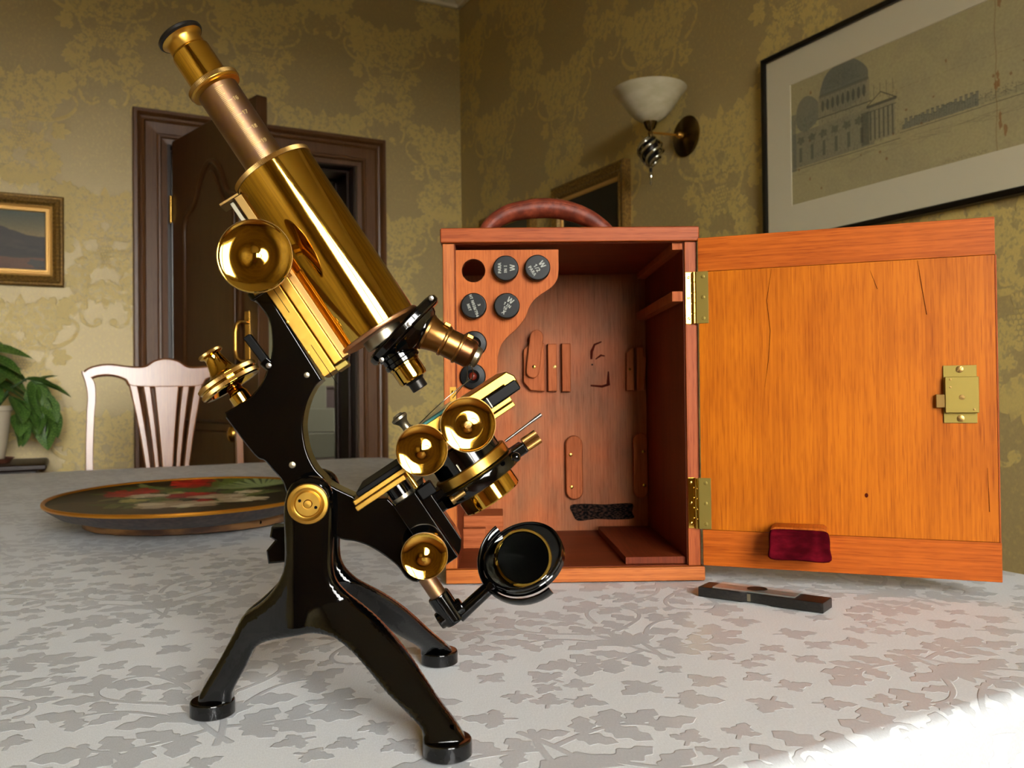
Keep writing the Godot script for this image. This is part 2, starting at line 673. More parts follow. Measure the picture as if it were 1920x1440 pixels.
func tint_image(s: int, a: Color, b: Color, fr: float, sx := 1.0, sharp := 1.0) -> Image:
	var f := noise(s, fr, 5)
	var im := Image.create(256, 256, false, Image.FORMAT_RGB8)
	for y in 256:
		for x in 256:
			var mx := absf(x - 128.0) * 2.0
			var my := absf(y - 128.0) * 2.0
			im.set_pixel(x, y, a.lerp(b, clampf(f.get_noise_2d(mx * sx, my) * sharp + 0.5, 0.0, 1.0)))
	return im


func wood(called: String, c: Color, t: Texture2D, rough := 0.35, scale := 0.6, coat := 0.0, spec := 0.4) -> StandardMaterial3D:
	var m := mat(called, c, rough, 0.0, spec)
	m.albedo_texture = t
	triplanar(m, Vector3.ONE / scale)
	m.uv1_offset = Vector3(0.07, 0.11, 0.07)
	if coat > 0.0:
		m.clearcoat_enabled = true
		m.clearcoat = coat
		m.clearcoat_roughness = 0.16
	return m


func materials() -> void:
	font.font_names = PackedStringArray(["Droid Sans"])
	font.font_weight = 700
	var wa := tex(wood_image(3, 0.10, 0.20))
	var wb := tex(wood_image(19, 0.10, 0.30))
	var smooth_rough := tex(smudge_image(5, 0.035, 0.075, 1.0))
	var satin_rough := tex(smudge_image(6, 0.28, 0.33, 1.0))
	# metals
	var br := mat("polished_brass", Color(0.81, 0.65, 0.28), 1.0, 1.0)
	br.roughness_texture = smooth_rough
	triplanar(br, Vector3.ONE * 14.0)
	var sb := mat("satin_brass", Color(0.77, 0.60, 0.26), 1.0, 1.0)
	sb.roughness_texture = satin_rough
	triplanar(sb, Vector3.ONE * 20.0)
	var tb := mat("tarnished_brass", Color(1, 1, 1), 1.0, 1.0)
	tb.albedo_texture = tex(tint_image(8, Color(0.56, 0.44, 0.27), Color(0.52, 0.40, 0.34), 0.008, 1.0, 1.0))
	tb.roughness = 0.4
	triplanar(tb, Vector3.ONE * 16.0)
	var ob := mat("old_objective_brass", Color(0.58, 0.42, 0.23), 1.0, 1.0)
	ob.roughness_texture = satin_rough
	triplanar(ob, Vector3.ONE * 22.0)
	mat("brown_brass", Color(0.46, 0.31, 0.20), 0.32, 1.0)
	mat("milled_brass", Color(0.60, 0.48, 0.28), 0.34, 1.0)
	mat("copper_rim", Color(0.70, 0.52, 0.38), 0.34, 1.0)
	mat("dull_brass", Color(0.54, 0.47, 0.23), 0.52, 0.85)
	mat("nickel", Color(0.62, 0.59, 0.51), 0.36, 1.0)
	mat("steel", Color(0.55, 0.53, 0.50), 0.34, 1.0)
	mat("gunmetal", Color(0.16, 0.15, 0.14), 0.35, 0.8)
	mat("etched_mark", Color(0.74, 0.62, 0.40), 0.5, 0.7)
	var en := mat("black_enamel", Color(0.008, 0.008, 0.009), 0.09, 0.0, 0.42)
	en.clearcoat_enabled = true
	en.clearcoat = 0.3
	en.clearcoat_roughness = 0.04
	mat("worn_enamel", Color(0.020, 0.019, 0.018), 0.42, 0.0, 0.22)
	mat("ebonite", Color(0.016, 0.020, 0.023), 0.36, 0.0, 0.3)
	mat("cap_print", Color(0.60, 0.61, 0.57), 0.7)
	mat("red_bead", Color(0.36, 0.09, 0.04), 0.25)
	mat("mirror", Color(0.86, 0.87, 0.86), 0.02, 1.0)
	mat("slot_dark", Color(0.012, 0.010, 0.008), 0.5, 0.0, 0.15)
	var gl := mat("slide_glass", Color(0.86, 0.93, 0.90, 0.12), 0.02)
	gl.transparency = BaseMaterial3D.TRANSPARENCY_ALPHA
	mat("green_label", Color(0.10, 0.36, 0.33), 0.7)
	mat("wire", Color(0.62, 0.60, 0.55), 0.25, 1.0)
	# case woods
	wood("case_orange", Color(0.72, 0.395, 0.03), wa, 0.42, 0.62, 0.0, 0.3)
	wood("case_rail", Color(0.69, 0.345, 0.075), wb, 0.42, 0.5, 0.0, 0.3)
	wood("case_red", Color(0.61, 0.305, 0.14), wb, 0.45, 0.5, 0.0, 0.25)
	wood("case_front", Color(0.69, 0.385, 0.15), wb, 0.42, 0.5, 0.0, 0.35)
	wood("case_inner", Color(0.43, 0.18, 0.075), wb, 0.5, 0.55, 0.0, 0.25)
	var cb := mat("case_back", Color(1, 1, 1), 0.5, 0.0, 0.3)
	cb.albedo_texture = tex(tint_image(81, Color(0.67, 0.36, 0.18), Color(0.54, 0.345, 0.22), 0.008, 2.0, 0.9))
	cb.detail_enabled = true
	cb.detail_albedo = wa
	cb.detail_blend_mode = BaseMaterial3D.BLEND_MODE_MUL
	triplanar(cb, Vector3.ONE / 0.5)
	cb.uv1_offset = Vector3(0.21, 0.3, 0.1)
	wood("case_rack", Color(0.69, 0.375, 0.165), wa, 0.5, 0.4, 0.0, 0.25)
	wood("case_fitting", Color(0.64, 0.35, 0.19), wb, 0.6, 0.4, 0.0, 0.25)
	mat("glue_mark", Color(0.26, 0.075, 0.035), 0.75, 0.0, 0.1)
	var vel := mat("velvet", Color(0.36, 0.04, 0.09), 0.9, 0.0, 0.1)
	vel.rim_enabled = true
	vel.rim = 0.35
	vel.rim_tint = 1.0
	vel.albedo_texture = tex(tint_image(31, Color(0.62, 0.6, 0.6), Color(1.0, 1.0, 1.0), 0.02, 0.4, 1.2))
	triplanar(vel, Vector3.ONE * 7.0)
	vel.uv1_offset = Vector3(0.2, 0.1, 0.2)
	var le := mat("handle_leather", Color(1, 1, 1), 0.5, 0.0, 0.4)
	le.albedo_texture = tex(tint_image(33, Color(0.34, 0.13, 0.075), Color(0.50, 0.23, 0.145), 0.012, 1.0, 1.2))
	triplanar(le, Vector3.ONE * 12.0)
	var lab := mat("label_residue", Color(1, 1, 1), 0.7, 0.0, 0.15)
	lab.albedo_texture = tex(tint_image(35, Color(0.02, 0.015, 0.012), Color(0.20, 0.13, 0.10), 0.05, 0.6, 2.4))
	triplanar(lab, Vector3.ONE * 12.0)
	# linen and room
	var ci := tile_images(cloth_tile(), Color(0.90, 0.915, 0.925), Color(0.815, 0.83, 0.845), 0.66, 0.46, 0.0, 0.14, 0.0)
	var cl := mat("damask_linen", Color(0.96, 0.96, 0.96), 1.0, 1.0, 0.5)
	cl.metallic_texture = ci[3]
	cl.albedo_texture = ci[0]
	cl.roughness_texture = ci[1]
	cl.heightmap_enabled = true
	cl.heightmap_texture = ci[2]
	cl.heightmap_scale = 0.03
	triplanar(cl, Vector3.ONE / 0.31, true)
	var pi_ := tile_images(paper_tile(), Color(0.685, 0.61, 0.41), Color(0.81, 0.72, 0.43), 0.45, 0.56, 0.17, 0.04, 1.2)
	var wp := mat("brocade_wallpaper", Color(1, 1, 1), 1.0, 1.0, 0.6)
	wp.metallic_texture = pi_[3]
	wp.albedo_texture = pi_[0]
	wp.roughness_texture = pi_[1]
	wp.heightmap_enabled = true
	wp.heightmap_texture = pi_[2]
	wp.heightmap_scale = 0.05
	triplanar(wp, Vector3(1 / 0.60, 1 / 0.90, 1 / 0.60), true)
	mat("plaster", Color(0.93, 0.91, 0.84), 0.8)
	wood("floor_oak", Color(0.42, 0.27, 0.15), wb, 0.4, 0.9)
	wood("door_mahogany", Color(0.31, 0.20, 0.105), wb, 0.36, 0.8, 0.0, 0.4)
	wood("frame_mahogany", Color(0.41, 0.27, 0.145), wb, 0.34, 0.8, 0.0, 0.45)
	wood("chair_mahogany", Color(0.58, 0.36, 0.19), wb, 0.30, 0.7, 0.3, 0.6)
	wood("dark_oak", Color(0.17, 0.095, 0.055), wb, 0.35, 0.7)
	mat("lever_brass", Color(0.80, 0.62, 0.30), 0.25, 1.0)
	mat("hall_wall", Color(0.40, 0.38, 0.27), 0.8)
	mat("stair_carpet", Color(0.34, 0.33, 0.26), 0.95)
	mat("stair_wood", Color(0.17, 0.09, 0.05), 0.5)
	mat("white_paint", Color(0.88, 0.87, 0.84), 0.4)
	var pane := mat("window_glass", Color(0.95, 0.97, 0.97, 0.05), 0.02)
	pane.transparency = BaseMaterial3D.TRANSPARENCY_ALPHA
	# picture things
	var gi := mat("antique_gilt", Color(1, 1, 1), 0.48, 0.45)
	gi.albedo_texture = tex(tint_image(51, Color(0.42, 0.31, 0.13), Color(0.58, 0.45, 0.21), 0.03, 1.0, 1.4))
	triplanar(gi, Vector3.ONE * 6.0)
	mat("bright_gilt", Color(0.82, 0.64, 0.34), 0.42, 0.4)
	mat("black_frame", Color(0.012, 0.011, 0.011), 0.3)
	mat("picture_mount", Color(0.80, 0.77, 0.66), 0.85)
	mat("dark_canvas", Color(0.12, 0.12, 0.09), 0.35)
	# pot plant, sconce
	mat("cream_pot", Color(0.86, 0.80, 0.70), 0.25)
	mat("terracotta", Color(0.42, 0.25, 0.18), 0.6)
	mat("soil", Color(0.07, 0.045, 0.03), 0.95)
	mat("stem_green", Color(0.16, 0.27, 0.07), 0.6)
	var lf := mat("mottled_leaf", Color(1, 1, 1), 0.38)
	lf.albedo_texture = tex(tint_image(61, Color(0.06, 0.22, 0.035), Color(0.50, 0.62, 0.30), 0.045, 0.6, 1.3))
	lf.backlight_enabled = true
	lf.backlight = Color(0.05, 0.12, 0.02)
	var al := mat("alabaster_glass", Color(1, 1, 1), 0.25)
	al.albedo_texture = tex(tint_image(63, Color(0.78, 0.75, 0.62), Color(0.84, 0.81, 0.70), 0.012, 1.0, 1.2))
	al.backlight_enabled = true
	al.backlight = Color(0.5, 0.48, 0.42)
	mat("sconce_metal", Color(0.40, 0.33, 0.20), 0.22, 1.0)
	mat("crystal", Color(0.72, 0.72, 0.68), 0.06, 1.0)
	# platter
	var gold := mat("platter_gold", Color(0.84, 0.58, 0.20), 0.3, 0.9)
	gold.roughness = 0.3
	var ub := mat("platter_back", Color(1, 1, 1), 0.5)
	ub.albedo_texture = tex(tint_image(71, Color(0.17, 0.135, 0.13), Color(0.30, 0.24, 0.22), 0.03, 1.0, 1.2))
	triplanar(ub, Vector3.ONE * 5.0)
	var uf := mat("platter_foot", Color(1, 1, 1), 0.6)
	uf.albedo_texture = tex(tint_image(72, Color(0.24, 0.14, 0.08), Color(0.56, 0.40, 0.23), 0.012, 0.5, 1.2))
	triplanar(uf, Vector3.ONE * 4.0)
	var tray := mat("black_tray", Color(1, 1, 1), 0.4)
	tray.albedo_texture = tex(tint_image(73, Color(0.035, 0.03, 0.027), Color(0.12, 0.105, 0.09), 0.06, 0.5, 1.4))
	triplanar(tray, Vector3.ONE * 14.0)
	mat("paper_label", Color(0.36, 0.32, 0.24), 0.8)
	mat("specimen", Color(0.06, 0.03, 0.015), 0.5)
	mat("grass_outside", Color(0.16, 0.22, 0.08), 0.9)


func _ready() -> void:
	# camera: a hand-held phone a hand's breadth above the table, turned 27.7 degrees to the room
	var cam := Camera3D.new()
	cam.name = "camera"
	cam.position = Vector3(0, 0.932, 0)
	cam.basis = Basis(Vector3.UP, deg_to_rad(-27.7)) * Basis(Vector3.RIGHT, deg_to_rad(0.68)) * Basis(Vector3.BACK, deg_to_rad(-0.63))
	cam.near = 0.02
	cam.far = 100.0
	var lens := CameraAttributesPhysical.new()
	lens.frustum_focal_length = 26.667
	lens.exposure_aperture = 15.0
	lens.frustum_focus_distance = 0.62
	cam.attributes = lens
	add_child(cam)
	# sky: bright overcast over dull green ground, let in by the windows
	var env := Environment.new()
	env.background_mode = Environment.BG_SKY
	var sky := Sky.new()
	var sm := ProceduralSkyMaterial.new()
	sm.sky_top_color = Color(0.93, 0.93, 0.92)
	sm.sky_horizon_color = Color(0.97, 0.95, 0.91)
	sm.ground_horizon_color = Color(0.30, 0.34, 0.22)
	sm.ground_bottom_color = Color(0.20, 0.24, 0.13)
	sm.sky_energy_multiplier = 6.0
	sm.ground_energy_multiplier = 3.0
	sky.sky_material = sm
	env.sky = sky
	env.tonemap_mode = Environment.TONE_MAPPER_LINEAR
	env.tonemap_exposure = 0.6
	env.sdfgi_enabled = true
	env.ssao_enabled = true
	env.ssil_enabled = true
	var we := WorldEnvironment.new()
	we.name = "world_environment"
	we.environment = env
	add_child(we)
	# daylight: the patch of overcast sky before the big window behind the photographer
	area("daylight", Vector3(-0.1, 2.95, 3.45), Vector3(-30, 0, 0), Vector2(2.2, 1.9), Color(0.985, 0.99, 0.975), 29.0)
	area("hall_daylight", Vector3(3.5, 1.7, -5.4), Vector3(0, 90, 0), Vector2(1.0, 1.4), Color(1.0, 0.98, 0.9), 0.14)
	materials()
	build_room()
	build_door()
	build_hall()
	build_table()
	build_microscope()
	build_case()
	build_small_things()
	build_platter()
	build_chair()
	build_plant()
	build_pictures()
	build_sconce()


func area(called: String, where: Vector3, deg: Vector3, size: Vector2, c: Color, energy: float) -> void:
	var l := AreaLight3D.new()
	l.name = called
	l.position = where
	l.rotation_degrees = deg
	l.area_size = size
	l.area_normalize_energy = true
	l.light_color = c
	l.light_energy = energy
	l.area_range = 30.0
	l.area_attenuation = 2.0
	l.shadow_enabled = true
	add_child(l)


# ------------------------------------------------------------------ the room
func build_room() -> void:
	var wp: Material = M.brocade_wallpaper
	var pl: Material = M.plaster
	struct("floor", Acc.new().box(Vector3(-2.4, -0.1, -6.9), Vector3(3.2, 0, 2.8)).mesh(), M.floor_oak)
	struct("ceiling", Acc.new().box(Vector3(-2.4, 2.9, -6.9), Vector3(3.2, 3.05, 2.8)).mesh(), pl)
	var b := Acc.new()
	b.box(Vector3(-2.4, 0, -4.1), Vector3(0.385, 2.9, -3.82))
	b.box(Vector3(1.2, 0, -4.1), Vector3(1.735, 2.9, -3.82))
	b.box(Vector3(0.385, 2.0, -4.1), Vector3(1.2, 2.9, -3.82))
	struct("wall_back", b.mesh(), wp)
	struct("wall_right", Acc.new().box(Vector3(1.735, 0, -4.1), Vector3(1.935, 2.9, 2.8)).mesh(), wp)
	struct("wall_left", Acc.new().box(Vector3(-2.4, 0, -3.82), Vector3(-2.2, 2.9, 2.8)).mesh(), wp)
	var f := Acc.new()
	var x0 := -0.95
	var x1 := 0.75
	var y0 := 0.88
	var y1 := 2.62
	f.box(Vector3(-2.2, 0, 2.5), Vector3(x0, 2.9, 2.8))
	f.box(Vector3(x1, 0, 2.5), Vector3(1.735, 2.9, 2.8))
	f.box(Vector3(x0, 0, 2.5), Vector3(x1, y0, 2.8))
	f.box(Vector3(x0, y1, 2.5), Vector3(x1, 2.9, 2.8))
	struct("wall_front", f.mesh(), wp)
	# the window: frame, mullion, transom, panes, sill
	var w := Node3D.new()
	w.name = "window_1"
	add_child(w)
	w.set_meta("kind", "structure")
	w.position = Vector3(0, 0, 2.68)
	var fr := Acc.new()
	fr.box(Vector3(x0, y0, -0.04), Vector3(x0 + 0.07, y1, 0.04), 0.006)
	fr.box(Vector3(x1 - 0.07, y0, -0.04), Vector3(x1, y1, 0.04), 0.006)
	fr.box(Vector3(x0 + 0.07, y0, -0.04), Vector3(x1 - 0.07, y0 + 0.07, 0.04), 0.006)
	fr.box(Vector3(x0 + 0.07, y1 - 0.07, -0.04), Vector3(x1 - 0.07, y1, 0.04), 0.006)
	obj("window_frame", fr.mesh(), M.white_paint, w)
	var xm := (x0 + x1) * 0.5
	obj("mullion", Acc.new().box(Vector3(xm - 0.055, y0 + 0.07, -0.035), Vector3(xm + 0.055, y1 - 0.07, 0.035), 0.006).mesh(), M.white_paint, w)
	for s in 2:
		var a := x0 + 0.07 if s == 0 else xm + 0.055
		var e := xm - 0.055 if s == 0 else x1 - 0.07
		obj("pane", Acc.new().box(Vector3(a, y0 + 0.07, -0.002), Vector3(e, y1 - 0.07, 0.002)).mesh(), M.window_glass, w)
	obj("sill", Acc.new().box(Vector3(x0 - 0.04, y0 - 0.04, -0.24), Vector3(x1 + 0.04, y0, -0.04), 0.006).mesh(), M.white_paint, w)
	# plaster cornice and skirting
	var cor := PackedVector2Array([Vector2(0, 2.83), Vector2(0.018, 2.83), Vector2(0.022, 2.842), Vector2(0.035, 2.846), Vector2(0.05, 2.862), Vector2(0.075, 2.878), Vector2(0.095, 2.884), Vector2(0.10, 2.9), Vector2(0, 2.9)])
	var c1 := Acc.new()
	c1.t = Transform3D(Basis(Vector3(0, 0, 1), Vector3.UP, Vector3(-1, 0, 0)), Vector3(1.735, 0, -3.82))
	c1.prism(cor, 0, 3.935)
	struct("trim_1", c1.mesh(), pl)
	var c2 := Acc.new()
	c2.t = Transform3D(Basis(Vector3(-1, 0, 0), Vector3.UP, Vector3(0, 0, -1)), Vector3(1.735, 0, 2.5))
	c2.prism(cor, 0, 6.32)
	struct("trim_2", c2.mesh(), pl)


func build_door() -> void:
	# moulded architrave round the doorway
	var a := Acc.new()
	var prof := pts([0, 0, 0, 0.036, 0.004, 0.042, 0.016, 0.042, 0.022, 0.036, 0.028, 0.026, 0.036, 0.024, 0.044, 0.028, 0.049, 0.022, 0.092, 0.020, 0.098, 0.026, 0.106, 0.026, 0.112, 0.016, 0.133, 0.014, 0.133, 0])
	a.frame(1.083, 2.524, prof)
	struct("trim_3", a.mesh(), M.frame_mahogany, at(0.7935, 0.862, -3.82))
	# jamb lining and stop bead
	var j := Acc.new()
	j.box(Vector3(0.385, 0, -4.1), Vector3(0.397, 2.0, -3.815))
	j.box(Vector3(1.188, 0, -4.1), Vector3(1.2, 2.0, -3.815))
	j.box(Vector3(0.397, 1.988, -4.1), Vector3(1.188, 2.0, -3.815))
	for z in [-3.90, -4.09]:
		j.box(Vector3(0.397, 0, z - 0.022), Vector3(0.412, 1.975, z + 0.022), 0.004)
		j.box(Vector3(1.173, 0, z - 0.022), Vector3(1.188, 1.975, z + 0.022), 0.004)
		j.box(Vector3(0.397, 1.973, z - 0.022), Vector3(1.188, 1.988, z + 0.022), 0.004)
	struct("trim_4", j.mesh(), M.dark_oak)
	# the leaf, standing open into the room
	var d := Node3D.new()
	d.name = "door_1"
	add_child(d)
	d.set_meta("kind", "structure")
	d.set_meta("label", "dark mahogany panelled door standing open into the room")
	d.transform = at(0.402, 0, -3.79, yaw(-74.3))
	var m: Material = M.door_mahogany
	obj("slab", Acc.new().box(Vector3(0, 0.012, -0.042), Vector3(0.75, 2.0, 0), 0.003).mesh(), m, d)
	var up := PackedVector2Array()
	for p in spline(pts([0.62, 1.60, 0.60, 1.66, 0.52, 1.70, 0.45, 1.80, 0.375, 1.84, 0.30, 1.80, 0.23, 1.70, 0.15, 1.66, 0.13, 1.60]), 6):
		up.append(p)
	up.append(Vector2(0.13, 0.98))
	up.append(Vector2(0.62, 0.98))
	var lo := PackedVector2Array([Vector2(0.13, 0.2), Vector2(0.62, 0.2), Vector2(0.62, 0.84), Vector2(0.13, 0.84)])
	for o in [up, lo]:
		obj("raised_panel", Acc.new().prism(Geometry2D.offset_polygon(o, -0.035)[0], -0.004, 0.011, 0.008).mesh(), m, d)
		var ring := []
		for q in o:
			ring.append(Vector3(q.x, q.y, 0.001))
		ring.append(ring[0])
		obj("panel_moulding", Acc.new().tube(ring, [0.011], 8, Vector3(0, 0, 1), 1.1, false).mesh(), m, d)
	var pl := obj("lock_plate", Acc.new().box(Vector3(0.655, 1.02, 0), Vector3(0.692, 1.24, 0.004), 0.0015).mesh(), M.lever_brass, d)
	var lv := Acc.new()
	lv.tube([Vector3(0.674, 1.06, 0.0), Vector3(0.674, 1.06, 0.03), Vector3(0.674, 1.072, 0.044), Vector3(0.674, 1.10, 0.048), Vector3(0.674, 1.16, 0.048), Vector3(0.674, 1.188, 0.044), Vector3(0.674, 1.20, 0.03), Vector3(0.674, 1.20, 0.0)], [0.0075], 12)
	obj("pull_handle", lv.mesh(), M.lever_brass, pl)
	var kn := Acc.new()
	kn.lathe(pts([0.0, 0.0, 0.011, 0.0, 0.009, 0.012, 0.013, 0.018, 0.026, 0.026, 0.030, 0.038, 0.026, 0.050, 0.012, 0.056, 0, 0.057]), 24, 0.8, 1.0)
	obj("knob", kn.mesh(), M.lever_brass, d, at(0.628, 0.80, 0, Basis(Vector3.RIGHT, PI / 2)))
	for y in [0.35, 1.66]:
		obj("hinge", Acc.new().lathe(pts([0, 0, 0.008, 0, 0.008, 0.11, 0, 0.11]), 12).mesh(), M.lever_brass, d, at(0.0, y, 0.006))


func build_hall() -> void:
	var hw: Material = M.hall_wall
	struct("wall_hall_back", Acc.new().box(Vector3(-0.5, 0, -6.9), Vector3(3.2, 2.9, -6.7)).mesh(), hw)
	struct("wall_hall_left", Acc.new().box(Vector3(-0.5, 0, -6.7), Vector3(-0.3, 2.9, -4.1)).mesh(), hw)
	struct("wall_hall_near", Acc.new().box(Vector3(1.735, 0, -4.2), Vector3(3.0, 2.9, -4.1)).mesh(), hw)
	var r := Acc.new()
	r.box(Vector3(3.0, 0, -6.7), Vector3(3.2, 2.9, -5.9))
	r.box(Vector3(3.0, 0, -4.9), Vector3(3.2, 2.9, -4.1))
	r.box(Vector3(3.0, 0, -5.9), Vector3(3.2, 1.0, -4.9))
	r.box(Vector3(3.0, 2.3, -5.9), Vector3(3.2, 2.9, -4.9))
	struct("wall_hall_right", r.mesh(), hw)
	struct("window_2", Acc.new().box(Vector3(3.1, 1.0, -5.9), Vector3(3.104, 2.3, -4.9)).mesh(), M.window_glass)
	# carpeted flight seen through the doorway
	var s := thing("staircase", "carpeted flight of stairs in the dim hall beyond the open doorway", "stairs", at(1.35, 0, -5.2))
	for k in 6:
		var y0 := 0.0
		var y1 := 0.168 * (k + 1)
		var z1 := -0.22 * k
		var st := obj("step", Acc.new().box(Vector3(-0.5, y0, z1 - 0.22), Vector3(0.48, y1 - 0.02, z1), 0.002).mesh(), M.stair_wood, s)
		obj("tread", Acc.new().box(Vector3(-0.5, y1 - 0.02, z1 - 0.22), Vector3(0.48, y1, z1 + 0.02), 0.006).mesh(), M.stair_wood, st)
		obj("carpet", Acc.new().box(Vector3(0.10, y1 - 0.168, z1 + 0.001), Vector3(0.38, y1 + 0.006, z1 + 0.028), 0.006).mesh(), M.stair_carpet, st)


# ------------------------------------------------------------------ the table and its cloth
func build_table() -> void:
	var t := thing("dining_table", "dining table hidden under the white damask cloth", "table", at(0.265, 0, -1.455))
	obj("tabletop", Acc.new().box(Vector3(-0.60, 0.70, -1.10), Vector3(0.60, 0.735, 1.10), 0.01).mesh(), M.chair_mahogany, t)
	for sx in [-1.0, 1.0]:
		for sz in [-1.0, 1.0]:
			obj("leg", Acc.new().lathe(pts([0, 0, 0.022, 0, 0.026, 0.04, 0.022, 0.09, 0.03, 0.3, 0.036, 0.5, 0.032, 0.56, 0.042, 0.6, 0.042, 0.70, 0, 0.70]), 20).mesh(), M.chair_mahogany, t, at(sx * 0.5, 0, sz * 0.98))
	# cloth: rounded rectangle, soft edge, gently fluted drop
	var hx := 0.615
	var hz := 1.115
	var rad := 0.07
	var ring := []
	var nrm := []
	var step := 0.011
	var sides := [[Vector2(-hx + rad, hz), Vector2(hx - rad, hz), PI / 2], [Vector2(hx, hz - rad), Vector2(hx, -hz + rad), 0.0], [Vector2(hx - rad, -hz), Vector2(-hx + rad, -hz), -PI / 2], [Vector2(-hx, -hz + rad), Vector2(-hx, hz - rad), -PI]]
	for s in sides:
		var m := int((s[1] - s[0]).length() / step)
		var nn := Vector2(cos(s[2]), sin(s[2]))
		for i in m:
			ring.append(s[0].lerp(s[1], i / float(m)))
			nrm.append(nn)
		for i in 9:
			var a: float = s[2] - PI / 2 * i / 9.0
			ring.append(s[1] - nn * rad + Vector2(cos(a), sin(a)) * rad)
			nrm.append(Vector2(cos(a), sin(a)))
	var wr := noise(9, 8.0, 3)
	var rows := []
	var cnt := ring.size()
	for k in 60:
		var f := pow(k / 59.0, 0.8)
		var row := []
		for i in cnt:
			var p: Vector2 = ring[i] * f
			var dip := (0.5 + 0.5 * wr.get_noise_2d(p.x * 1.6, p.y * 0.9)) * -0.0010
			row.append(Vector3(p.x, dip, p.y))
		rows.append(row)
	var acc_len := []
	var run := 0.0
	for i in cnt:
		acc_len.append(run)
		run += (ring[(i + 1) % cnt] - ring[i]).length()
	for k in range(1, 26):
		var row := []
		for i in cnt:
			var o := 0.0
			var y := 0.0
			if k <= 8:
				var a := PI / 2 * k / 8.0
				o = sin(a) * 0.014
				y = (cos(a) - 1.0) * 0.014
			else:
				var dn := (k - 8) / 17.0
				y = -0.014 - dn * 0.22
				o = 0.014 + dn * 0.012 + (0.014 * sin(acc_len[i] / run * TAU * 17.0) + 0.010 * sin(acc_len[i] / run * TAU * 29.0 + 1.0)) * dn
			var q: Vector2 = ring[i] + nrm[i] * o
			row.append(Vector3(q.x, y - 0.0005, q.y))
		rows.append(row)
	var c := Acc.new()
	var nr := []
	for k in rows.size():
		var r := []
		for i in cnt:
			var du: Vector3 = rows[k][(i + 1) % cnt] - rows[k][(i + cnt - 1) % cnt]
			var dv: Vector3 = rows[mini(k + 1, rows.size() - 1)][i] - rows[maxi(k - 1, 0)][i]
			var g := dv.cross(du).normalized()
			if k < 3:
				g = Vector3.UP
			if g.y < -0.2 or (k > 68 and g.dot(Vector3(nrm[i].x, 0, nrm[i].y)) < 0):
				g = -g
			r.append(g)
		nr.append(r)
	for k in rows.size() - 1:
		for i in cnt:
			var j := (i + 1) % cnt
			c.quad(rows[k][i], rows[k][j], rows[k + 1][j], rows[k + 1][i], nr[k][i], nr[k][j], nr[k + 1][j], nr[k + 1][i])
	var cl := obj("tablecloth", c.mesh(), M.damask_linen, null, at(0.265, 0.7395, -1.455))
	tag(cl, "white damask tablecloth with woven leaf scrolls covering the table", "tablecloth")


# ------------------------------------------------------------------ the microscope, in millimetres
# inclined frame: x across the tube towards the stage side, y up the optical axis, z towards the viewer's side
const TILT := 33.0

func ti(v: float, u: float, w: float, b := Basis.IDENTITY) -> Transform3D:
	return Transform3D(Basis(Vector3.BACK, deg_to_rad(TILT)), Vector3(-0.0119, 0.126, 0)) * Transform3D(b, Vector3(v, u, w) * 0.001)


func mm() -> Acc:
	return Acc.new(0.001)


func facing(s := 1.0) -> Basis:
	return Basis(Vector3.RIGHT, PI / 2 * s)


func along_v() -> Basis:
	return Basis(Vector3.BACK, -PI / 2)


func knob_parts(called: String, r: float, screw: bool, root: Node3D, v: float, u: float, w: float, s := 1.0) -> void:
	var xf := ti(v, u, w * s, facing(s))
	var m := mm()
	var sh := -minf(w - 12.0, 24.0)
	var pf := pts([0, sh, 4.0, sh, 4.0, -12, 5.5, -10.5, r * 0.62, -6.6, r * 0.94, -4.2, r, -3.4, r, -0.7, r * 0.975, 0])
	pf.append(Vector2(r * 0.95, -0.12))
	# shallow turned dish: lowest half way in, rising to a low dome at the centre
	for rho in [0.93, 0.90, 0.86, 0.81, 0.76, 0.70, 0.64, 0.58, 0.52, 0.46, 0.40, 0.34, 0.28, 0.22, 0.17, 0.12, 0.07]:
		pf.append(Vector2(r * rho, -0.55 - 0.38 * r * (0.185 - (rho - 0.5) * (rho - 0.5))))
	pf.append(Vector2(0, -0.55 - 0.38 * r * 0.003))
	m.lathe(pf, 96)
	var o := obj(called, m.mesh(), M.polished_brass, root, xf)
	obj("milled_rim", mm().gear(r + 0.25, int(r * 8.0), 0.22, -3.2, -0.9, r * 0.9).mesh(), M.milled_brass, o)
	if screw:
		var sc := mm()
		sc.lathe(pts([0, -3.0, 2.4, -3.0, 2.4, -0.9, 2.0, -0.4, 0, -0.2]), 24)
		sc.box(Vector3(-2.0, -0.3, -0.25), Vector3(2.0, -0.1, 0.25))
		obj("screw", sc.mesh(), M.milled_brass, o)


func smooth01(a: float, b: float, x: float) -> float:
	var t := clampf((x - a) / (b - a), 0.0, 1.0)
	return t * t * (3.0 - 2.0 * t)


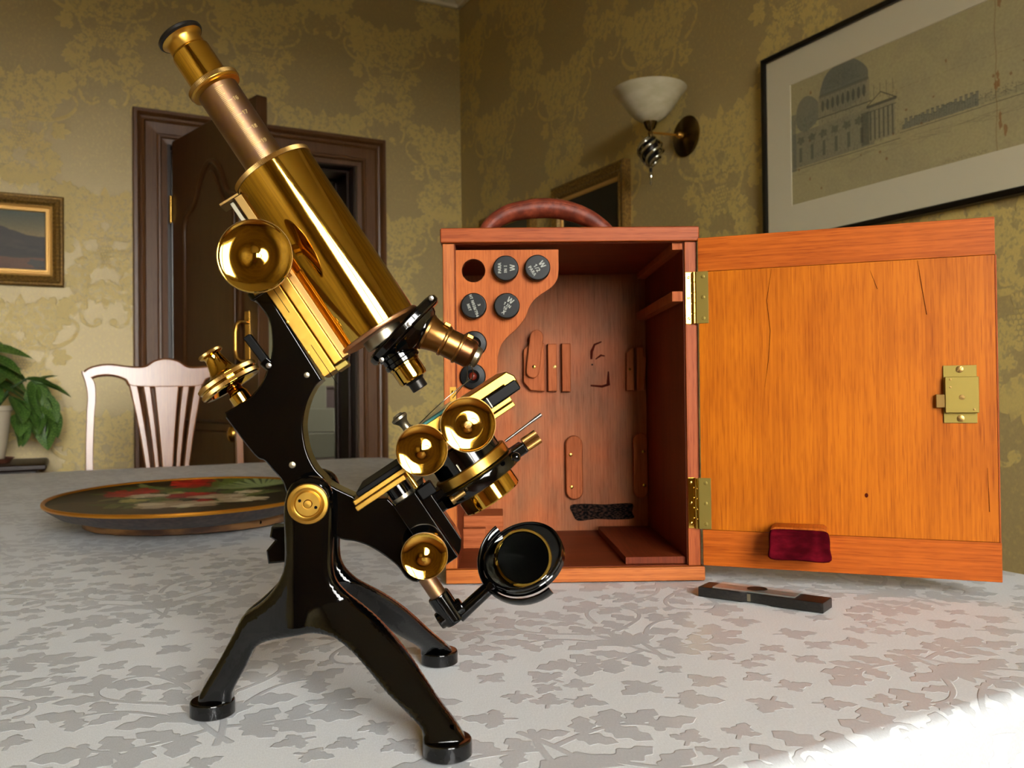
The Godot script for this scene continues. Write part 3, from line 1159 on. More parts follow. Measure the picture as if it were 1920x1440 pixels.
# the cast foot: two pillars that share the rear leg and splay into two front legs, as one smooth surface
func stand_mesh() -> ArrayMesh:
	var poly := spline(pts([-7.7, 145.6, -14.8, 144.2, -19.8, 138.6, -22.4, 130.8, -23.1, 122.8, -22.8, 98.1, -25.0, 86.6, -31.6, 76.1, -40.8, 67.3, -50.1, 60.3, -55.4, 50.9, -63.5, 35.8, -75.5, 15.2, -77.5, 9.9, -76.8, 4.4, -58.7, 4.0, -57.3, 13.6, -48.0, 30.6, -41.4, 42.8, -29.0, 49.3, -9.3, 53.4, 4.3, 54.4, 13.2, 50.8, 23.7, 42.1, 37.7, 28.7, 55.7, 13.7, 57.3, 6.0, 78.5, 6.0, 77.0, 12.1, 64.9, 25.7, 46.8, 48.0, 32.5, 61.6, 22.5, 69.1, 13.2, 76.0, 6.8, 84.4, 5.2, 94.4, 5.8, 109.0, 5.9, 130.6, 3.6, 139.7, -1.0, 143.9]), 3, true)
	var c := 2.0
	var lo := Vector3(-84, 1, -92)
	var nx := 85
	var ny := 76
	var nz := 93
	var d2 := PackedFloat32Array()
	var zc := PackedFloat32Array()
	var th := PackedFloat32Array()
	d2.resize(nx * ny)
	zc.resize(nx * ny)
	th.resize(nx * ny)
	var m := poly.size()
	for j in ny:
		for i in nx:
			var p := Vector2(lo.x + i * c, lo.y + j * c)
			var best := 1e9
			for k in m:
				var a := poly[k]
				var e := poly[(k + 1) % m] - a
				var f := clampf((p - a).dot(e) / e.length_squared(), 0.0, 1.0)
				best = minf(best, (p - a - e * f).length_squared())
			best = sqrt(best)
			d2[j * nx + i] = -best if Geometry2D.is_point_in_polygon(p, poly) else best
			zc[j * nx + i] = 24.0 + 55.0 * clampf((72.0 - p.y) / 64.0, 0.0, 1.0) * smooth01(-12, 12, p.x) - 24.0 * smooth01(15, 62, -p.x)
			th[j * nx + i] = 6.5 + 1.5 * smooth01(80, 40, p.y)
	var g := PackedFloat32Array()
	g.resize(nx * ny * nz)
	var r := 5.0
	for k in nz:
		var z := absf(lo.z + k * c)
		for j in ny:
			for i in nx:
				var q := j * nx + i
				var ax := d2[q] + r
				var az := absf(z - zc[q]) - th[q] + r
				g[(k * ny + j) * nx + i] = Vector2(maxf(ax, 0), maxf(az, 0)).length() + minf(maxf(ax, az), 0.0) - r
	# surface nets
	var idx := {}
	var vs := PackedVector3Array()
	var ns := PackedVector3Array()
	var sx := 1
	var sy := nx
	var sz := nx * ny
	var off := [0, sx, sy, sx + sy, sz, sx + sz, sy + sz, sx + sy + sz]
	var cor := [Vector3(0, 0, 0), Vector3(1, 0, 0), Vector3(0, 1, 0), Vector3(1, 1, 0), Vector3(0, 0, 1), Vector3(1, 0, 1), Vector3(0, 1, 1), Vector3(1, 1, 1)]
	var ed := [[0, 1], [2, 3], [4, 5], [6, 7], [0, 2], [1, 3], [4, 6], [5, 7], [0, 4], [1, 5], [2, 6], [3, 7]]
	for k in nz - 1:
		for j in ny - 1:
			for i in nx - 1:
				var b := (k * ny + j) * nx + i
				var g0 := g[b]
				if absf(g0) > 4.5:
					continue
				var neg := 0
				for o in off:
					if g[b + o] < 0.0:
						neg += 1
				if neg == 0 or neg == 8:
					continue
				var s := Vector3.ZERO
				var cn := 0
				for e in ed:
					var a: float = g[b + off[e[0]]]
					var h: float = g[b + off[e[1]]]
					if (a < 0.0) != (h < 0.0):
						s += (cor[e[0]] as Vector3).lerp(cor[e[1]], a / (a - h))
						cn += 1
				s /= cn
				var gr := Vector3.ZERO
				for o in 8:
					var w: Vector3 = cor[o]
					gr += Vector3(w.x * 2 - 1, w.y * 2 - 1, w.z * 2 - 1) * g[b + off[o]]
				idx[b] = vs.size()
				vs.append(lo + (Vector3(i, j, k) + s) * c)
				ns.append(gr.normalized())
	var out := mm()
	for b in idx:
		for ax in 3:
			var d0: int = [sx, sy, sz][ax]
			var d1: int = [sy, sz, sx][ax]
			var d3: int = [sz, sx, sy][ax]
			if (g[b] < 0.0) == (g[b + d0] < 0.0):
				continue
			if idx.has(b - d1) and idx.has(b - d3) and idx.has(b - d1 - d3):
				var q0: int = idx[b]
				var q1: int = idx[b - d1]
				var q2: int = idx[b - d1 - d3]
				var q3: int = idx[b - d3]
				out.quad(vs[q0], vs[q1], vs[q2], vs[q3], ns[q0], ns[q1], ns[q2], ns[q3])
	return out.mesh()


func build_microscope() -> void:
	var r := thing("microscope", "antique brass and black enamel microscope standing on a three-footed stand on the white cloth", "microscope", at(0.144, 0.74, -0.521, yaw(-21.1)))
	var en: Material = M.black_enamel
	var pb: Material = M.polished_brass
	var sb: Material = M.satin_brass
	# stand
	obj("stand", stand_mesh(), en, r)
	var pad := pts([0, 0, 12.6, 0, 13.2, 0.6, 13.2, 7.8, 12.6, 8.8, 12.0, 9.1, 0, 9.3])
	for p in [Vector3(-69.7, 0, 0), Vector3(69.5, 0, 79), Vector3(70, 0, -79)]:
		obj("foot_pad", mm().lathe(pad, 48).mesh(), en, r, Transform3D(Basis.IDENTITY, p * 0.001))
	# trunnion: barrel, brass end caps with pin holes
	var tb := mm().lathe(pts([0, -31, 12.5, -31, 12.5, 31, 0, 31]), 40)
	obj("trunnion", tb.mesh(), en, r, Transform3D(facing(), Vector3(-0.0082, 0.1296, 0)))
	for s in [1.0, -1.0]:
		var xf := Transform3D(facing(s), Vector3(-0.0082, 0.1296, 0.0305 * s))
		var cap := obj("trunnion_cap", mm().lathe(pts([0, 0, 11.9, 0, 11.9, 1.6, 11.4, 2.3, 9.6, 2.5, 8.6, 1.5, 7.9, 1.2, 7.2, 1.5, 6.9, 1.9, 3.0, 1.9, 3.0, 1.0, 2.6, 1.0, 2.5, 1.9, 2.1, 2.5, 0, 2.6]), 64).mesh(), sb, r, xf)
		for a in [0.42, 0.42 + PI]:
			obj("pin_hole", mm().lathe(pts([0, 1.2, 0.95, 1.2, 0.95, 2.02, 0, 2.03]), 16).mesh(), M.slot_dark, cap, at(cos(a) * 0.005, 0, sin(a) * 0.005))
	# clamp lug behind the pillars
	var lug := mm()
	lug.prism(PackedVector2Array([Vector2(-35, 91), Vector2(-20, 92), Vector2(-20, 113), Vector2(-33, 113), Vector2(-34, 107), Vector2(-31, 105), Vector2(-36, 99)]), -8, 8, 1.2)
	obj("clamp_lug", lug.mesh(), en, r)
	# limb: one black casting from the slide down past the trunnion to the tailpiece
	var lp := PackedVector2Array()
	for p in spline(pts([43.4, 120.5, 43.9, 106.7, 39.7, 96.4, 33.0, 86.7, 29.6, 83.8, 21.4, 77.5, 13.9, 74.1, 5.5, 72.7, -8.4, 73.3]), 4):
		lp.append(p)
	for p in spline(pts([-9.6, 70.4, -8.0, 42.6, -5.0, 36.2, -4.0, 28.3, -3.2, 19.9, -5.2, 12, -7.0, 4, -6.0, -7, -1, -14, 3, -22, 6.5, -29, 12.4, -34.6, 17.6, -41.9, 21.7, -50.9, 24.9, -61.4, 25.3, -70.0, 27.3, -74.7]), 4):
		lp.append(p)
	for p in [Vector2(29.4, -76.8), Vector2(44, -76.5), Vector2(44, -29.4), Vector2(43, -24), Vector2(27.5, -14)]:
		lp.append(p)
	for p in spline(pts([26.6, -11.2, 19.4, 1.5, 18.3, 8.5, 17.1, 15.8, 18.4, 25.8, 22.1, 35.4, 27.1, 43.6, 35.6, 51.9, 44.3, 56.9, 50.0, 58.2]), 4):
		lp.append(p)
	lp.append(Vector2(52.2, 121.5))
	obj("limb", mm().prism(lp, -12.5, 12.5, 1.0).mesh(), en, r, ti(0, 0, 0))
	for p in [[44.1, 65.4, 1.9], [7.2, 25.0, 2.2]]:
		obj("limb_pin", mm().lathe(pts([0, 0, p[2], 0, p[2] * 0.8, 0.5, 0, 0.8]), 20).mesh(), M.nickel, r, ti(p[0], p[1], 12.4, facing()))
	var lt := mm()
	lt.box(Vector3(-2.6, -9.5, -3), Vector3(2.6, 9.5, 3), 0.8)
	obj("clamp_lever", lt.mesh(), M.worn_enamel, r, ti(27.8, 95.4, 9, Basis(Vector3.BACK, 0.05)))
	var lk := mm()
	lk.box(Vector3(-3.2, -6, -3.4), Vector3(3.2, 4, 3.4), 1.0)
	obj("lever_block", lk.mesh(), en, r, ti(28.2, 83.5, 9, Basis(Vector3.BACK, 0.25)))
	obj("lever_screw", mm().lathe(pts([0, 0, 1.8, 0, 1.5, 0.8, 0, 1.1]), 16).mesh(), M.steel, r, ti(28.6, 82.5, 12.4, facing()))
	# coarse focus slide: fixed bearing, moving bar, rack
	var fs := mm()
	fs.box(Vector3(51.9, 58.4, -15), Vector3(60.6, 128, 15), 0.6)
	obj("slide_bearing", fs.mesh(), sb, r, ti(0, 0, 0))
	var cheek := mm()
	cheek.box(Vector3(60.9, 61.2, -13.6), Vector3(67.6, 128, 13.6), 1.0)
	obj("slide_cheek", cheek.mesh(), sb, r, ti(0, 0, 0))
	for q in [[114.0, 124.0], [62.5, 79.0]]:
		var sl := mm()
		sl.box(Vector3(56.2, q[0] - 12, 14.9), Vector3(56.6, q[1], 15.06))
		obj("bearing_slot", sl.mesh(), M.slot_dark, r, ti(0, 0, 0))
	for p in [Vector3(52.4, 60.5, 14), Vector3(52.6, 76, 14.2), Vector3(52.4, 98, 14.2)]:
		obj("bearing_screw", mm().lathe(pts([0, 0, 1.0, 0, 0.8, 0.9, 0, 1.0]), 12).mesh(), sb, r, ti(p.x, p.y, p.z, facing()))
	var sh := mm()
	sh.box(Vector3(60.2, 57.0, -9), Vector3(68.6, 61, 10), 0.8)
	obj("slide_stop", sh.mesh(), M.dull_brass, r, ti(0, 0, 0))
	var bar := mm()
	bar.box(Vector3(66.6, 62.5, -8), Vector3(71.8, 179, 8), 0.5)
	obj("moving_bar", bar.mesh(), M.milled_brass, r, ti(0, 0, 0))
	var rk := mm()
	rk.box(Vector3(62.4, 90, -3), Vector3(65.0, 178.6, 3.5), 0.3)
	obj("rack", rk.mesh(), M.nickel, r, ti(0, 0, 0))
	var rp := mm()
	rp.box(Vector3(57.2, 178.8, -8.5), Vector3(70.2, 180.4, 8.5), 0.3)
	obj("rack_end_plate", rp.mesh(), M.milled_brass, r, ti(0, 0, 0))
	knob_parts("coarse_focus_knob", 20.8, false, r, 59.9, 134.7, 45)
	knob_parts("coarse_focus_knob", 20.8, false, r, 59.9, 134.7, 45, -1.0)
	var box := mm()
	box.prism(PackedVector2Array([Vector2(45, 121.2), Vector2(70, 121.2), Vector2(70, 149), Vector2(52, 149), Vector2(45, 138)]), -16, 16, 1.0)
	obj("pinion_box", box.mesh(), sb, r, ti(0, 0, 0))
	var lipb := mm()
	lipb.box(Vector3(41.5, 119.6, -13), Vector3(54, 126, 13), 1.2)
	obj("limb_lip", lipb.mesh(), en, r, ti(0, 0, 0))
	# fine focus
	var ff := obj("fine_focus_knob", mm().lathe(pts([4.2, 89.4, 13.0, 89.2, 14.4, 88.0, 15.2, 85.2, 18.2, 85.0, 19.0, 85.8, 19.0, 88.2, 18.5, 88.7, 18.5, 89.3, 19.0, 89.8, 19.0, 92.2, 18.2, 93.0, 11.0, 94.0, 8.8, 95.6, 7.2, 98.6, 6.0, 102.6, 5.3, 106.0, 5.6, 107.2, 7.0, 107.8, 7.5, 108.6, 7.5, 109.8, 7.0, 110.4, 0, 110.8]), 80).mesh(), pb, r, ti(2.2, 0, 0))
	obj("milled_rim", mm().gear(19.4, 150, 0.3, 85.9, 88.1, 16).mesh(), M.milled_brass, ff)
	obj("milled_rim", mm().gear(19.4, 150, 0.3, 89.9, 92.1, 16).mesh(), M.milled_brass, ff)
	obj("milled_cap", mm().gear(7.8, 70, 0.2, 108.5, 109.9, 6).mesh(), M.milled_brass, ff)
	obj("fine_focus_stem", mm().lathe(pts([0, 73, 5.9, 73, 6.1, 73.8, 6.1, 79.4, 5.4, 80.4, 4.7, 81.4, 4.5, 84, 4.9, 88, 0, 88]), 40).mesh(), pb, r, ti(2.2, 0, 0))
	# body tube
	var ax := 95.6
	var bt := obj("body_tube", mm().lathe(pts([12.8, 181.6, 25.0, 181.6, 25.4, 181.2, 25.4, 66.2, 12, 66.2]), 120).mesh(), pb, r, ti(ax, 0, 0))
	obj("milled_collar", mm().gear(26.0, 200, 0.28, 181.4, 184.2, 12.8).mesh(), M.milled_brass, bt)
	obj("lower_flange", mm().lathe(pts([10, 63.2, 24.0, 63.2, 26.9, 64.0, 27.3, 64.6, 27.3, 66.0, 26.6, 66.5, 24, 66.6]), 120).mesh(), M.copper_rim, bt)
	var dt := obj("draw_tube", mm().lathe(pts([11.5, 242, 12.75, 241.6, 12.75, 180, 11.5, 180]), 80).mesh(), M.tarnished_brass, r, ti(ax - 1.2, 0, 0))
	var marks := mm()
	for i in 50:
		var u := 238.0 - i * 1.0
		var n := 6 if i % 10 == 0 else (4 if i % 5 == 0 else 3)
		for s in n:
			var a := deg_to_rad(-4.0 + 4.2 * (s + 0.5))
			marks.t = Transform3D(Basis(Vector3.UP, a), Vector3.ZERO)
			marks.box(Vector3(-0.5, u - 0.16, 12.7), Vector3(0.5, u + 0.16, 12.82))
	marks.t = Transform3D.IDENTITY
	var mk := obj("scale_marks", marks.mesh(), M.etched_mark, dt)
	mk.set_meta("kind", "stuff")
	for i in 4:
		var a := deg_to_rad(31.0)
		text_part("engraved_number", str(16 + i), 2.6, M.etched_mark, dt, Transform3D(Basis(Vector3.UP, a), Vector3(sin(a) * 12.76, 228.0 - i * 10.0, cos(a) * 12.76) * 0.001))
	obj("draw_tube_flange", mm().lathe(pts([11, 241.0, 14.4, 241.0, 15.6, 241.8, 15.0, 242.8, 15.9, 243.4, 16.2, 244.0, 16.2, 246.4, 15.6, 247.2, 14.2, 247.6, 12.6, 248.0, 11, 248]), 80).mesh(), sb, r, ti(ax - 1.2, 0, 0))
	obj("milled_collar", mm().gear(16.5, 110, 0.25, 243.9, 246.5, 14).mesh(), M.milled_brass, r, ti(ax - 1.2, 0, 0))
	var ey := obj("eyepiece", mm().lathe(pts([10, 247, 11.9, 247.4, 12.0, 248, 12.0, 268.6, 11.6, 269.6, 10.8, 270.2, 10.6, 271.4, 10.6, 276, 11.4, 277.6, 12.8, 278.6, 6, 278.8]), 80).mesh(), pb, r, ti(ax - 1.8, 0, 0))
	obj("eyepiece_neck", mm().lathe(pts([10.4, 270.6, 10.9, 270.8, 10.7, 275.6, 11.4, 277.4, 13.0, 278.6, 10, 278.7]), 64).mesh(), sb, ey)
	obj("eyecap", mm().lathe(pts([5.5, 281.2, 5.8, 281.8, 10, 282.2, 13.6, 281.9, 14.2, 281.2, 14.2, 279.6, 13.4, 278.6, 9, 278.6, 5.5, 279]), 72).mesh(), M.gunmetal, ey)
	# nosepiece: tilted double changer with two objectives
	var na := ti(ax, 0, 0)
	obj("nose_collar", mm().lathe(pts([9, 63.6, 13.4, 63.6, 13.4, 58.2, 12.8, 57.2, 9, 57]), 64).mesh(), M.nickel, r, na)
	var nb := Basis(Vector3.BACK, deg_to_rad(13.4))
	var np := mm()
	var outl := PackedVector2Array()
	for i in 56:
		var a := TAU * i / 56.0
		outl.append(Vector2(cos(a) * 29.0, sin(a) * 19.0))
	np.t = Transform3D(Basis(Vector3.RIGHT, -PI / 2), Vector3.ZERO)
	np.prism(outl, -3.4, 3.4, 2.0, 0.5)
	obj("nosepiece_plate", np.mesh(), en, r, ti(108.5, 57.0, 0, nb))
	var nd := mm()
	nd.lathe(pts([0, 0, 24, 0, 22.5, -3.5, 17, -8, 9, -11, 0, -12]), 56, 1.0, 0.72)
	obj("nosepiece_body", nd.mesh(), en, r, ti(108.5, 54.5, 0, nb))
	for p in [Vector3(132.5, 63.5, 12.0), Vector3(112.0, 57.0, 18.2), Vector3(86.5, 48.5, 12.5)]:
		obj("nosepiece_screw", mm().lathe(pts([0, 0, 1.7, 0, 1.4, 0.9, 0, 1.2]), 16).mesh(), M.steel, r, ti(p.x, p.y, p.z, nb * facing()))
	obj("objective_socket", mm().lathe(pts([0, 52, 11.8, 51, 12.2, 48.5, 12.2, 46.8, 11.2, 46.2, 11.2, 43.4, 11.8, 42.8, 11.8, 40.6, 11, 39.8, 0, 39.8]), 56).mesh(), en, r, ti(96.6, 0, 0))
	var o1 := obj("low_objective", mm().lathe(pts([0, 40.6, 9.2, 40.6, 10.2, 40.2, 10.2, 38.6, 9.6, 38.2, 9.6, 29.6, 9.0, 28.0, 6, 27.6, 0, 27.6]), 56).mesh(), pb, r, ti(96.6, 0, 0))
	obj("black_nose", mm().lathe(pts([0, 28, 6.6, 28, 6.0, 26.8, 5.3, 26.2, 5.3, 21.4, 4.9, 20.8, 3.0, 20.6, 2.4, 21.4, 0, 21.4]), 40).mesh(), M.gunmetal, o1)
	# the second objective points forward; y runs from its seat to its tip
	var od := Basis(Vector3.BACK, deg_to_rad(-150.5))
	var ox := ti(119.0, 49.2, 0, od)
	obj("objective_socket", mm().lathe(pts([0, -9, 14, -8, 14.2, -4.5, 12.6, -3.6, 12.8, -1.2, 12.2, 0, 0, 0]), 56).mesh(), en, r, ox)
	var o2 := obj("high_objective", mm().lathe(pts([0, 0, 11.7, 0, 12.0, 0.4, 12.0, 1.8, 11.3, 2.4, 10.2, 6, 9.4, 10, 9.2, 12.2, 9.9, 12.4, 10.1, 13.0, 10.1, 14.0, 9.7, 14.6, 9.2, 14.8, 9.2, 22.4, 10.1, 22.8, 10.3, 23.4, 10.1, 24.2, 9.4, 24.6, 0, 24.7]), 64).mesh(), M.old_objective_brass, r, ox)
	obj("objective_nose", mm().lathe(pts([0, 24.5, 9.3, 24.5, 9.2, 31.0, 8.6, 32.2, 7.6, 33.2, 6.6, 34.0, 0, 34.2]), 64).mesh(), M.brown_brass, o2)
	obj("front_lens_mount", mm().lathe(pts([0, 33.6, 6.5, 33.6, 6.7, 34.2, 6.7, 36.6, 6.0, 37.6, 4.0, 38.2, 2.6, 37.4, 0, 37.2]), 48).mesh(), M.nickel, o2)
	for p in [Vector3(-9.8, 10.5, 3.5), Vector3(-9.6, 26.5, 3.0)]:
		var lugm := mm()
		lugm.box(Vector3(-1.2, -2.2, -1.6), Vector3(1.2, 2.2, 1.6), 0.5)
		obj("guard_lug", lugm.mesh(), sb, o2, Transform3D(Basis.IDENTITY, p * 0.001))
	# stage: brass dovetail, black plates, mechanical top
	var s1 := mm()
	s1.box(Vector3(26, -19.0, -32), Vector3(60, -15.6, 32), 0.6)
	s1.box(Vector3(26.6, -15.4, -31), Vector3(138, -12.2, 31), 0.6)
	s1.box(Vector3(112, -19.0, -28), Vector3(138, -16.0, 30), 0.6)
	obj("stage_slide", s1.mesh(), sb, r, ti(0, 0, 0))
	var s2 := mm()
	s2.box(Vector3(31, -12.2, -34), Vector3(78, -9.0, 31), 0.6)
	s2.box(Vector3(78, -12.2, -36), Vector3(146, -5.2, 34), 1.0)
	obj("stage_plate", s2.mesh(), M.worn_enamel, r, ti(0, 0, 0))
	var s3 := mm()
	s3.box(Vector3(80, -5.2, -36), Vector3(113, 1.6, 35), 0.6)
	s3.prism(PackedVector2Array([Vector2(112.5, -5.0), Vector2(138, -5.0), Vector2(138.5, -9.5), Vector2(146.5, -9.5), Vector2(146.8, -3.4), Vector2(144, 1.2), Vector2(112.5, 1.6)]), -30, 33, 1.0)
	obj("stage_top", s3.mesh(), sb, r, ti(0, 0, 0))
	var ind := mm()
	ind.box(Vector3(125.2, -12.0, 33.9), Vector3(125.7, -5.4, 34.15))
	obj("index_line", ind.mesh(), M.nickel, r, ti(0, 0, 0))
	var clip := []
	for i in 19:
		var f := i / 18.0
		clip.append(Vector3(80 + 46 * f, 2.6 + 5.4 * sin(f * PI * 0.5) * (1.0 - 0.4 * f) + 3.0 * f, 20.0 + 8.0 * sin(f * PI)))
	for q in [Vector3(129, 12, 16), Vector3(131, 17, 8), Vector3(129.5, 17.5, 2), Vector3(124, 9, -2), Vector3(110, 4.6, -4)]:
		clip.append(q)
	var cm := mm()
	cm.tube(clip, [0.3], 8)
	obj("stage_clip", cm.mesh(), M.wire, r, ti(0, 0, 0))
	var nk := mm()
	nk.lathe(pts([0, 0, 4.2, 0, 4.2, 3, 3.0, 3.8, 2.8, 5.5, 3.2, 8, 4.6, 10, 5.4, 11, 5.4, 12.4, 4.6, 13, 3.4, 13.4, 3.0, 14.4, 0, 14.6]), 40)
	obj("stage_thumbscrew", nk.mesh(), M.nickel, r, ti(76.2, 1.0, -5, Basis(Vector3.BACK, 0.08)))
	var nbk := mm()
	nbk.box(Vector3(70.5, -9, -12), Vector3(82, 1.5, 2), 0.8)
	obj("thumbscrew_block", nbk.mesh(), en, r, ti(0, 0, 0))
	knob_parts("stage_knob", 14.6, false, r, 77.2, -8.8, 50)
	knob_parts("stage_knob", 15.8, true, r, 107.2, -11.4, 50)
	# under the stage: locking drum, pin, tailpiece box
	obj("stage_drum", mm().lathe(pts([0, -18, 6.6, -18, 7.0, -19, 7.0, -26.4, 0, -26.4]), 40).mesh(), en, r, ti(51.6, 0, 15))
	obj("drum_washer", mm().lathe(pts([0, -26.4, 6.9, -26.4, 6.9, -28.6, 6.3, -29.2, 0, -29.2]), 40).mesh(), M.nickel, r, ti(51.6, 0, 15))
	obj("stage_pin", mm().lathe(pts([0, -16, 1.8, -16, 1.8, -27, 1.4, -27.8, 0, -28]), 20).mesh(), pb, r, ti(61.6, 0, 22))
	var tpb := mm()
	tpb.box(Vector3(43.8, -76.2, -20), Vector3(59.2, -29.2, 22), 0.6)
	obj("tailpiece_box", tpb.mesh(), en, r, ti(0, 0, 0))
	var tps := mm()
	tps.prism(PackedVector2Array([Vector2(59.6, -27.6), Vector2(66.4, -27.2), Vector2(66.6, -68.8), Vector2(63.2, -73.2), Vector2(59.6, -76)]), -18, 20, 0.6)
	obj("substage_slide", tps.mesh(), en, r, ti(0, 0, 0))
	var tpc := mm()
	tpc.box(Vector3(60.4, -36, 12), Vector3(70.5, -28.4, 24), 0.8)
	obj("substage_clamp", tpc.mesh(), M.worn_enamel, r, ti(0, 0, 0))
	knob_parts("substage_knob", 13.4, false, r, 44.3, -61.5, 40)
	knob_parts("substage_knob", 13.4, false, r, 44.3, -61.5, 40, -1.0)
	# substage: arm, iris, condenser
	var sa := mm()
	sa.box(Vector3(64, -50, -10), Vector3(82, -37, 10), 1.5)
	obj("substage_arm", sa.mesh(), en, r, ti(0, 0, 0))
	obj("condenser_mount", mm().lathe(pts([0, -19, 21, -19.5, 22.5, -21, 22.5, -35, 0, -35]), 64).mesh(), en, r, ti(96.4, 0, 0))
	obj("iris_ring", mm().lathe(pts([0, -34.6, 24.6, -34.6, 25.2, -35.2, 25.2, -40.8, 24.4, -41.4, 0, -41.4]), 90).mesh(), sb, r, ti(96.4, 0, 0))
	var br := mm()
	br.lathe(pts([0, -41.4, 27, -41.6, 29.0, -42.6, 29.6, -44, 29.6, -48.6, 28.8, -50, 26, -51, 0, -51]), 90)
	br.box(Vector3(25, -49, -7), Vector3(36, -42, 12), 1.5)
	br.box(Vector3(-31, -50, -10), Vector3(-18, -42.5, 14), 1.5)
	obj("centring_ring", br.mesh(), en, r, ti(95.4, 0, 0))
	var pinw := mm()
	pinw.box(Vector3(-0.3, -2.4, 0), Vector3(0.3, 2.4, 0.6))
	obj("iris_index", pinw.mesh(), M.nickel, r, ti(88.8, -31.8, 21.5))
	obj("condenser_cell", mm().lathe(pts([0, -51, 19.4, -51, 19.6, -51.6, 19.6, -61.2, 19.0, -62, 17.6, -62.2, 17.2, -58, 0, -57.5]), 90).mesh(), pb, r, ti(96.4, 0, 0))
	obj("condenser_lens", mm().lathe(pts([0, -58.5, 10, -59, 17.1, -60, 17.1, -59, 0, -57.6]), 60).mesh(), M.slot_dark, r, ti(96.4, 0, 0))
	var iv := mm()
	iv.tube([Vector3(0, 0, 0), Vector3(20, 1.0, 0), Vector3(28, 1.3, 0)], [0.8, 0.85, 1.25], 10)
	obj("iris_lever", iv.mesh(), M.steel, r, ti(122, -35.4, 10))
	var ks := obj("centring_screw", mm().lathe(pts([0, 0, 1.3, 0, 1.3, 5, 1.0, 5.4, 1.0, 8, 0, 8]), 20).mesh(), M.gunmetal, r, ti(123.5, -44.2, 10, along_v()))
	obj("milled_head", mm().gear(4.7, 34, 0.3, 7.2, 17.2).mesh(), M.old_objective_brass, ks)
	obj("ball_stud", mm().lathe(pts([0, -3, 1.6, -2.6, 2.7, -1.3, 3.0, 0, 2.7, 1.3, 1.6, 2.6, 0, 3]), 24).mesh(), en, r, ti(121.0, -45.2, 27))
	var ss := mm()
	ss.lathe(pts([0, 0, 2.7, 0, 2.7, 2.0, 1.8, 2.2, 1.8, 9.5, 0, 9.5]), 24)
	ss.box(Vector3(-2.3, -0.15, -0.3), Vector3(2.3, 0.1, 0.3))
	obj("clamp_screw", ss.mesh(), M.milled_brass, r, ti(74.6, -44.8, 30, along_v()))
	# mirror on its cranked arm
	obj("mirror_post", mm().lathe(pts([0, -74, 5.3, -74, 5.3, -96, 0, -96]), 40).mesh(), M.tarnished_brass, r, ti(34.4, 0, 0))
	obj("post_swivel", mm().lathe(pts([0, -92.6, 6.8, -92.6, 7.2, -93.4, 7.2, -111, 6.2, -113, 0, -113.4]), 40).mesh(), en, r, ti(34.2, 0, 0))
	obj("swivel_boss", mm().lathe(pts([0, -9, 5.2, -9, 5.6, -8, 5.6, 8, 5.0, 9, 0, 9.2]), 32).mesh(), en, r, ti(34.4, -107, 0, along_v()))
	var A := Vector3(100, 70.6, 0)
	var C := Vector3(121.7, 87.7, 0)
	var arm := mm()
	arm.tube([Vector3(80, 53, 0), Vector3(86, 58.4, 0), A], [4.6, 4.5, 4.3], 20)
	obj("mirror_arm", arm.mesh(), en, r)
	var ph := Vector3(14, -16, 18).normalized()
	var ah := (A - C).normalized()
	var fk := []
	for i in 25:
		var a := PI * i / 24.0
		fk.append(C + (ph * cos(a) + ah * sin(a)) * 28.6)
	var fm := mm()
	fm.tube(fk, [1.7], 16, ph.cross(ah).normalized(), 2.7)
	obj("mirror_fork", fm.mesh(), en, r)
	var col := mm()
	col.tube([A - (A - C).normalized() * -1.5, A - (A - C).normalized() * 3.0], [6.2, 6.2], 16)
	obj("fork_collar", col.mesh(), en, r)
	var nm := Vector3(-0.37, 0.715, 0.592).normalized()
	var bx := ph
	bx = (bx - nm * bx.dot(nm)).normalized()
	var mb := Basis(bx, nm, bx.cross(nm))
	var mx := Transform3D(mb, C * 0.001)
	obj("mirror_ring", mm().lathe(pts([0, -5, 22, -5, 25.4, -4, 26.4, -2.6, 26.4, 1.0, 25.8, 1.6, 26.2, 2.0, 26.3, 3.8, 25.9, 4.3, 25.0, 4.4, 24.7, 3.8, 24.7, 2.2]), 90).mesh(), en, r, mx)
	obj("mirror_glass", mm().lathe(pts([24.8, 2.6, 24.0, 3.2, 0, 3.2]), 90).mesh(), M.mirror, r, mx)
	# a specimen slide lies on the stage
	var sl := thing("microscope_slide", "thin glass slide with a green label lying on the microscope stage", "slide", r.transform * ti(96, 1.7, 0))
	obj("glass", mm().box(Vector3(-13, 0, -38), Vector3(13, 1.1, 38), 0.2).mesh(), M.slide_glass, sl)
	obj("label", mm().box(Vector3(-12.6, 1.12, 18), Vector3(12.6, 1.3, 38.05)).mesh(), M.green_label, sl)
	obj("label_edge", mm().box(Vector3(-12.6, -0.1, 38.1), Vector3(6, 1.3, 38.3)).mesh(), M.green_label, sl)


# ------------------------------------------------------------------ the instrument case, in millimetres from its lower left front corner
# a board whose grain runs along x: built with its length along local y, then turned
func board_x(called: String, lo: Vector3, hi: Vector3, m: Material, parent: Node3D, bev := 1.0) -> MeshInstance3D:
	var b := mm()
	var s := hi - lo
	b.box(Vector3(0, 0, 0), Vector3(s.y, s.x, s.z), bev)
	# local x -> -y, local y -> +x
	return obj(called, b.mesh(), m, parent, Transform3D(Basis(Vector3(0, -1, 0), Vector3(1, 0, 0), Vector3(0, 0, 1)), Vector3(lo.x, hi.y, lo.z) * 0.001))


func board(called: String, lo: Vector3, hi: Vector3, m: Material, parent: Node3D, bev := 1.0) -> MeshInstance3D:
	var b := mm()
	b.box(Vector3.ZERO, hi - lo, bev)
	return obj(called, b.mesh(), m, parent, Transform3D(Basis.IDENTITY, lo * 0.001))


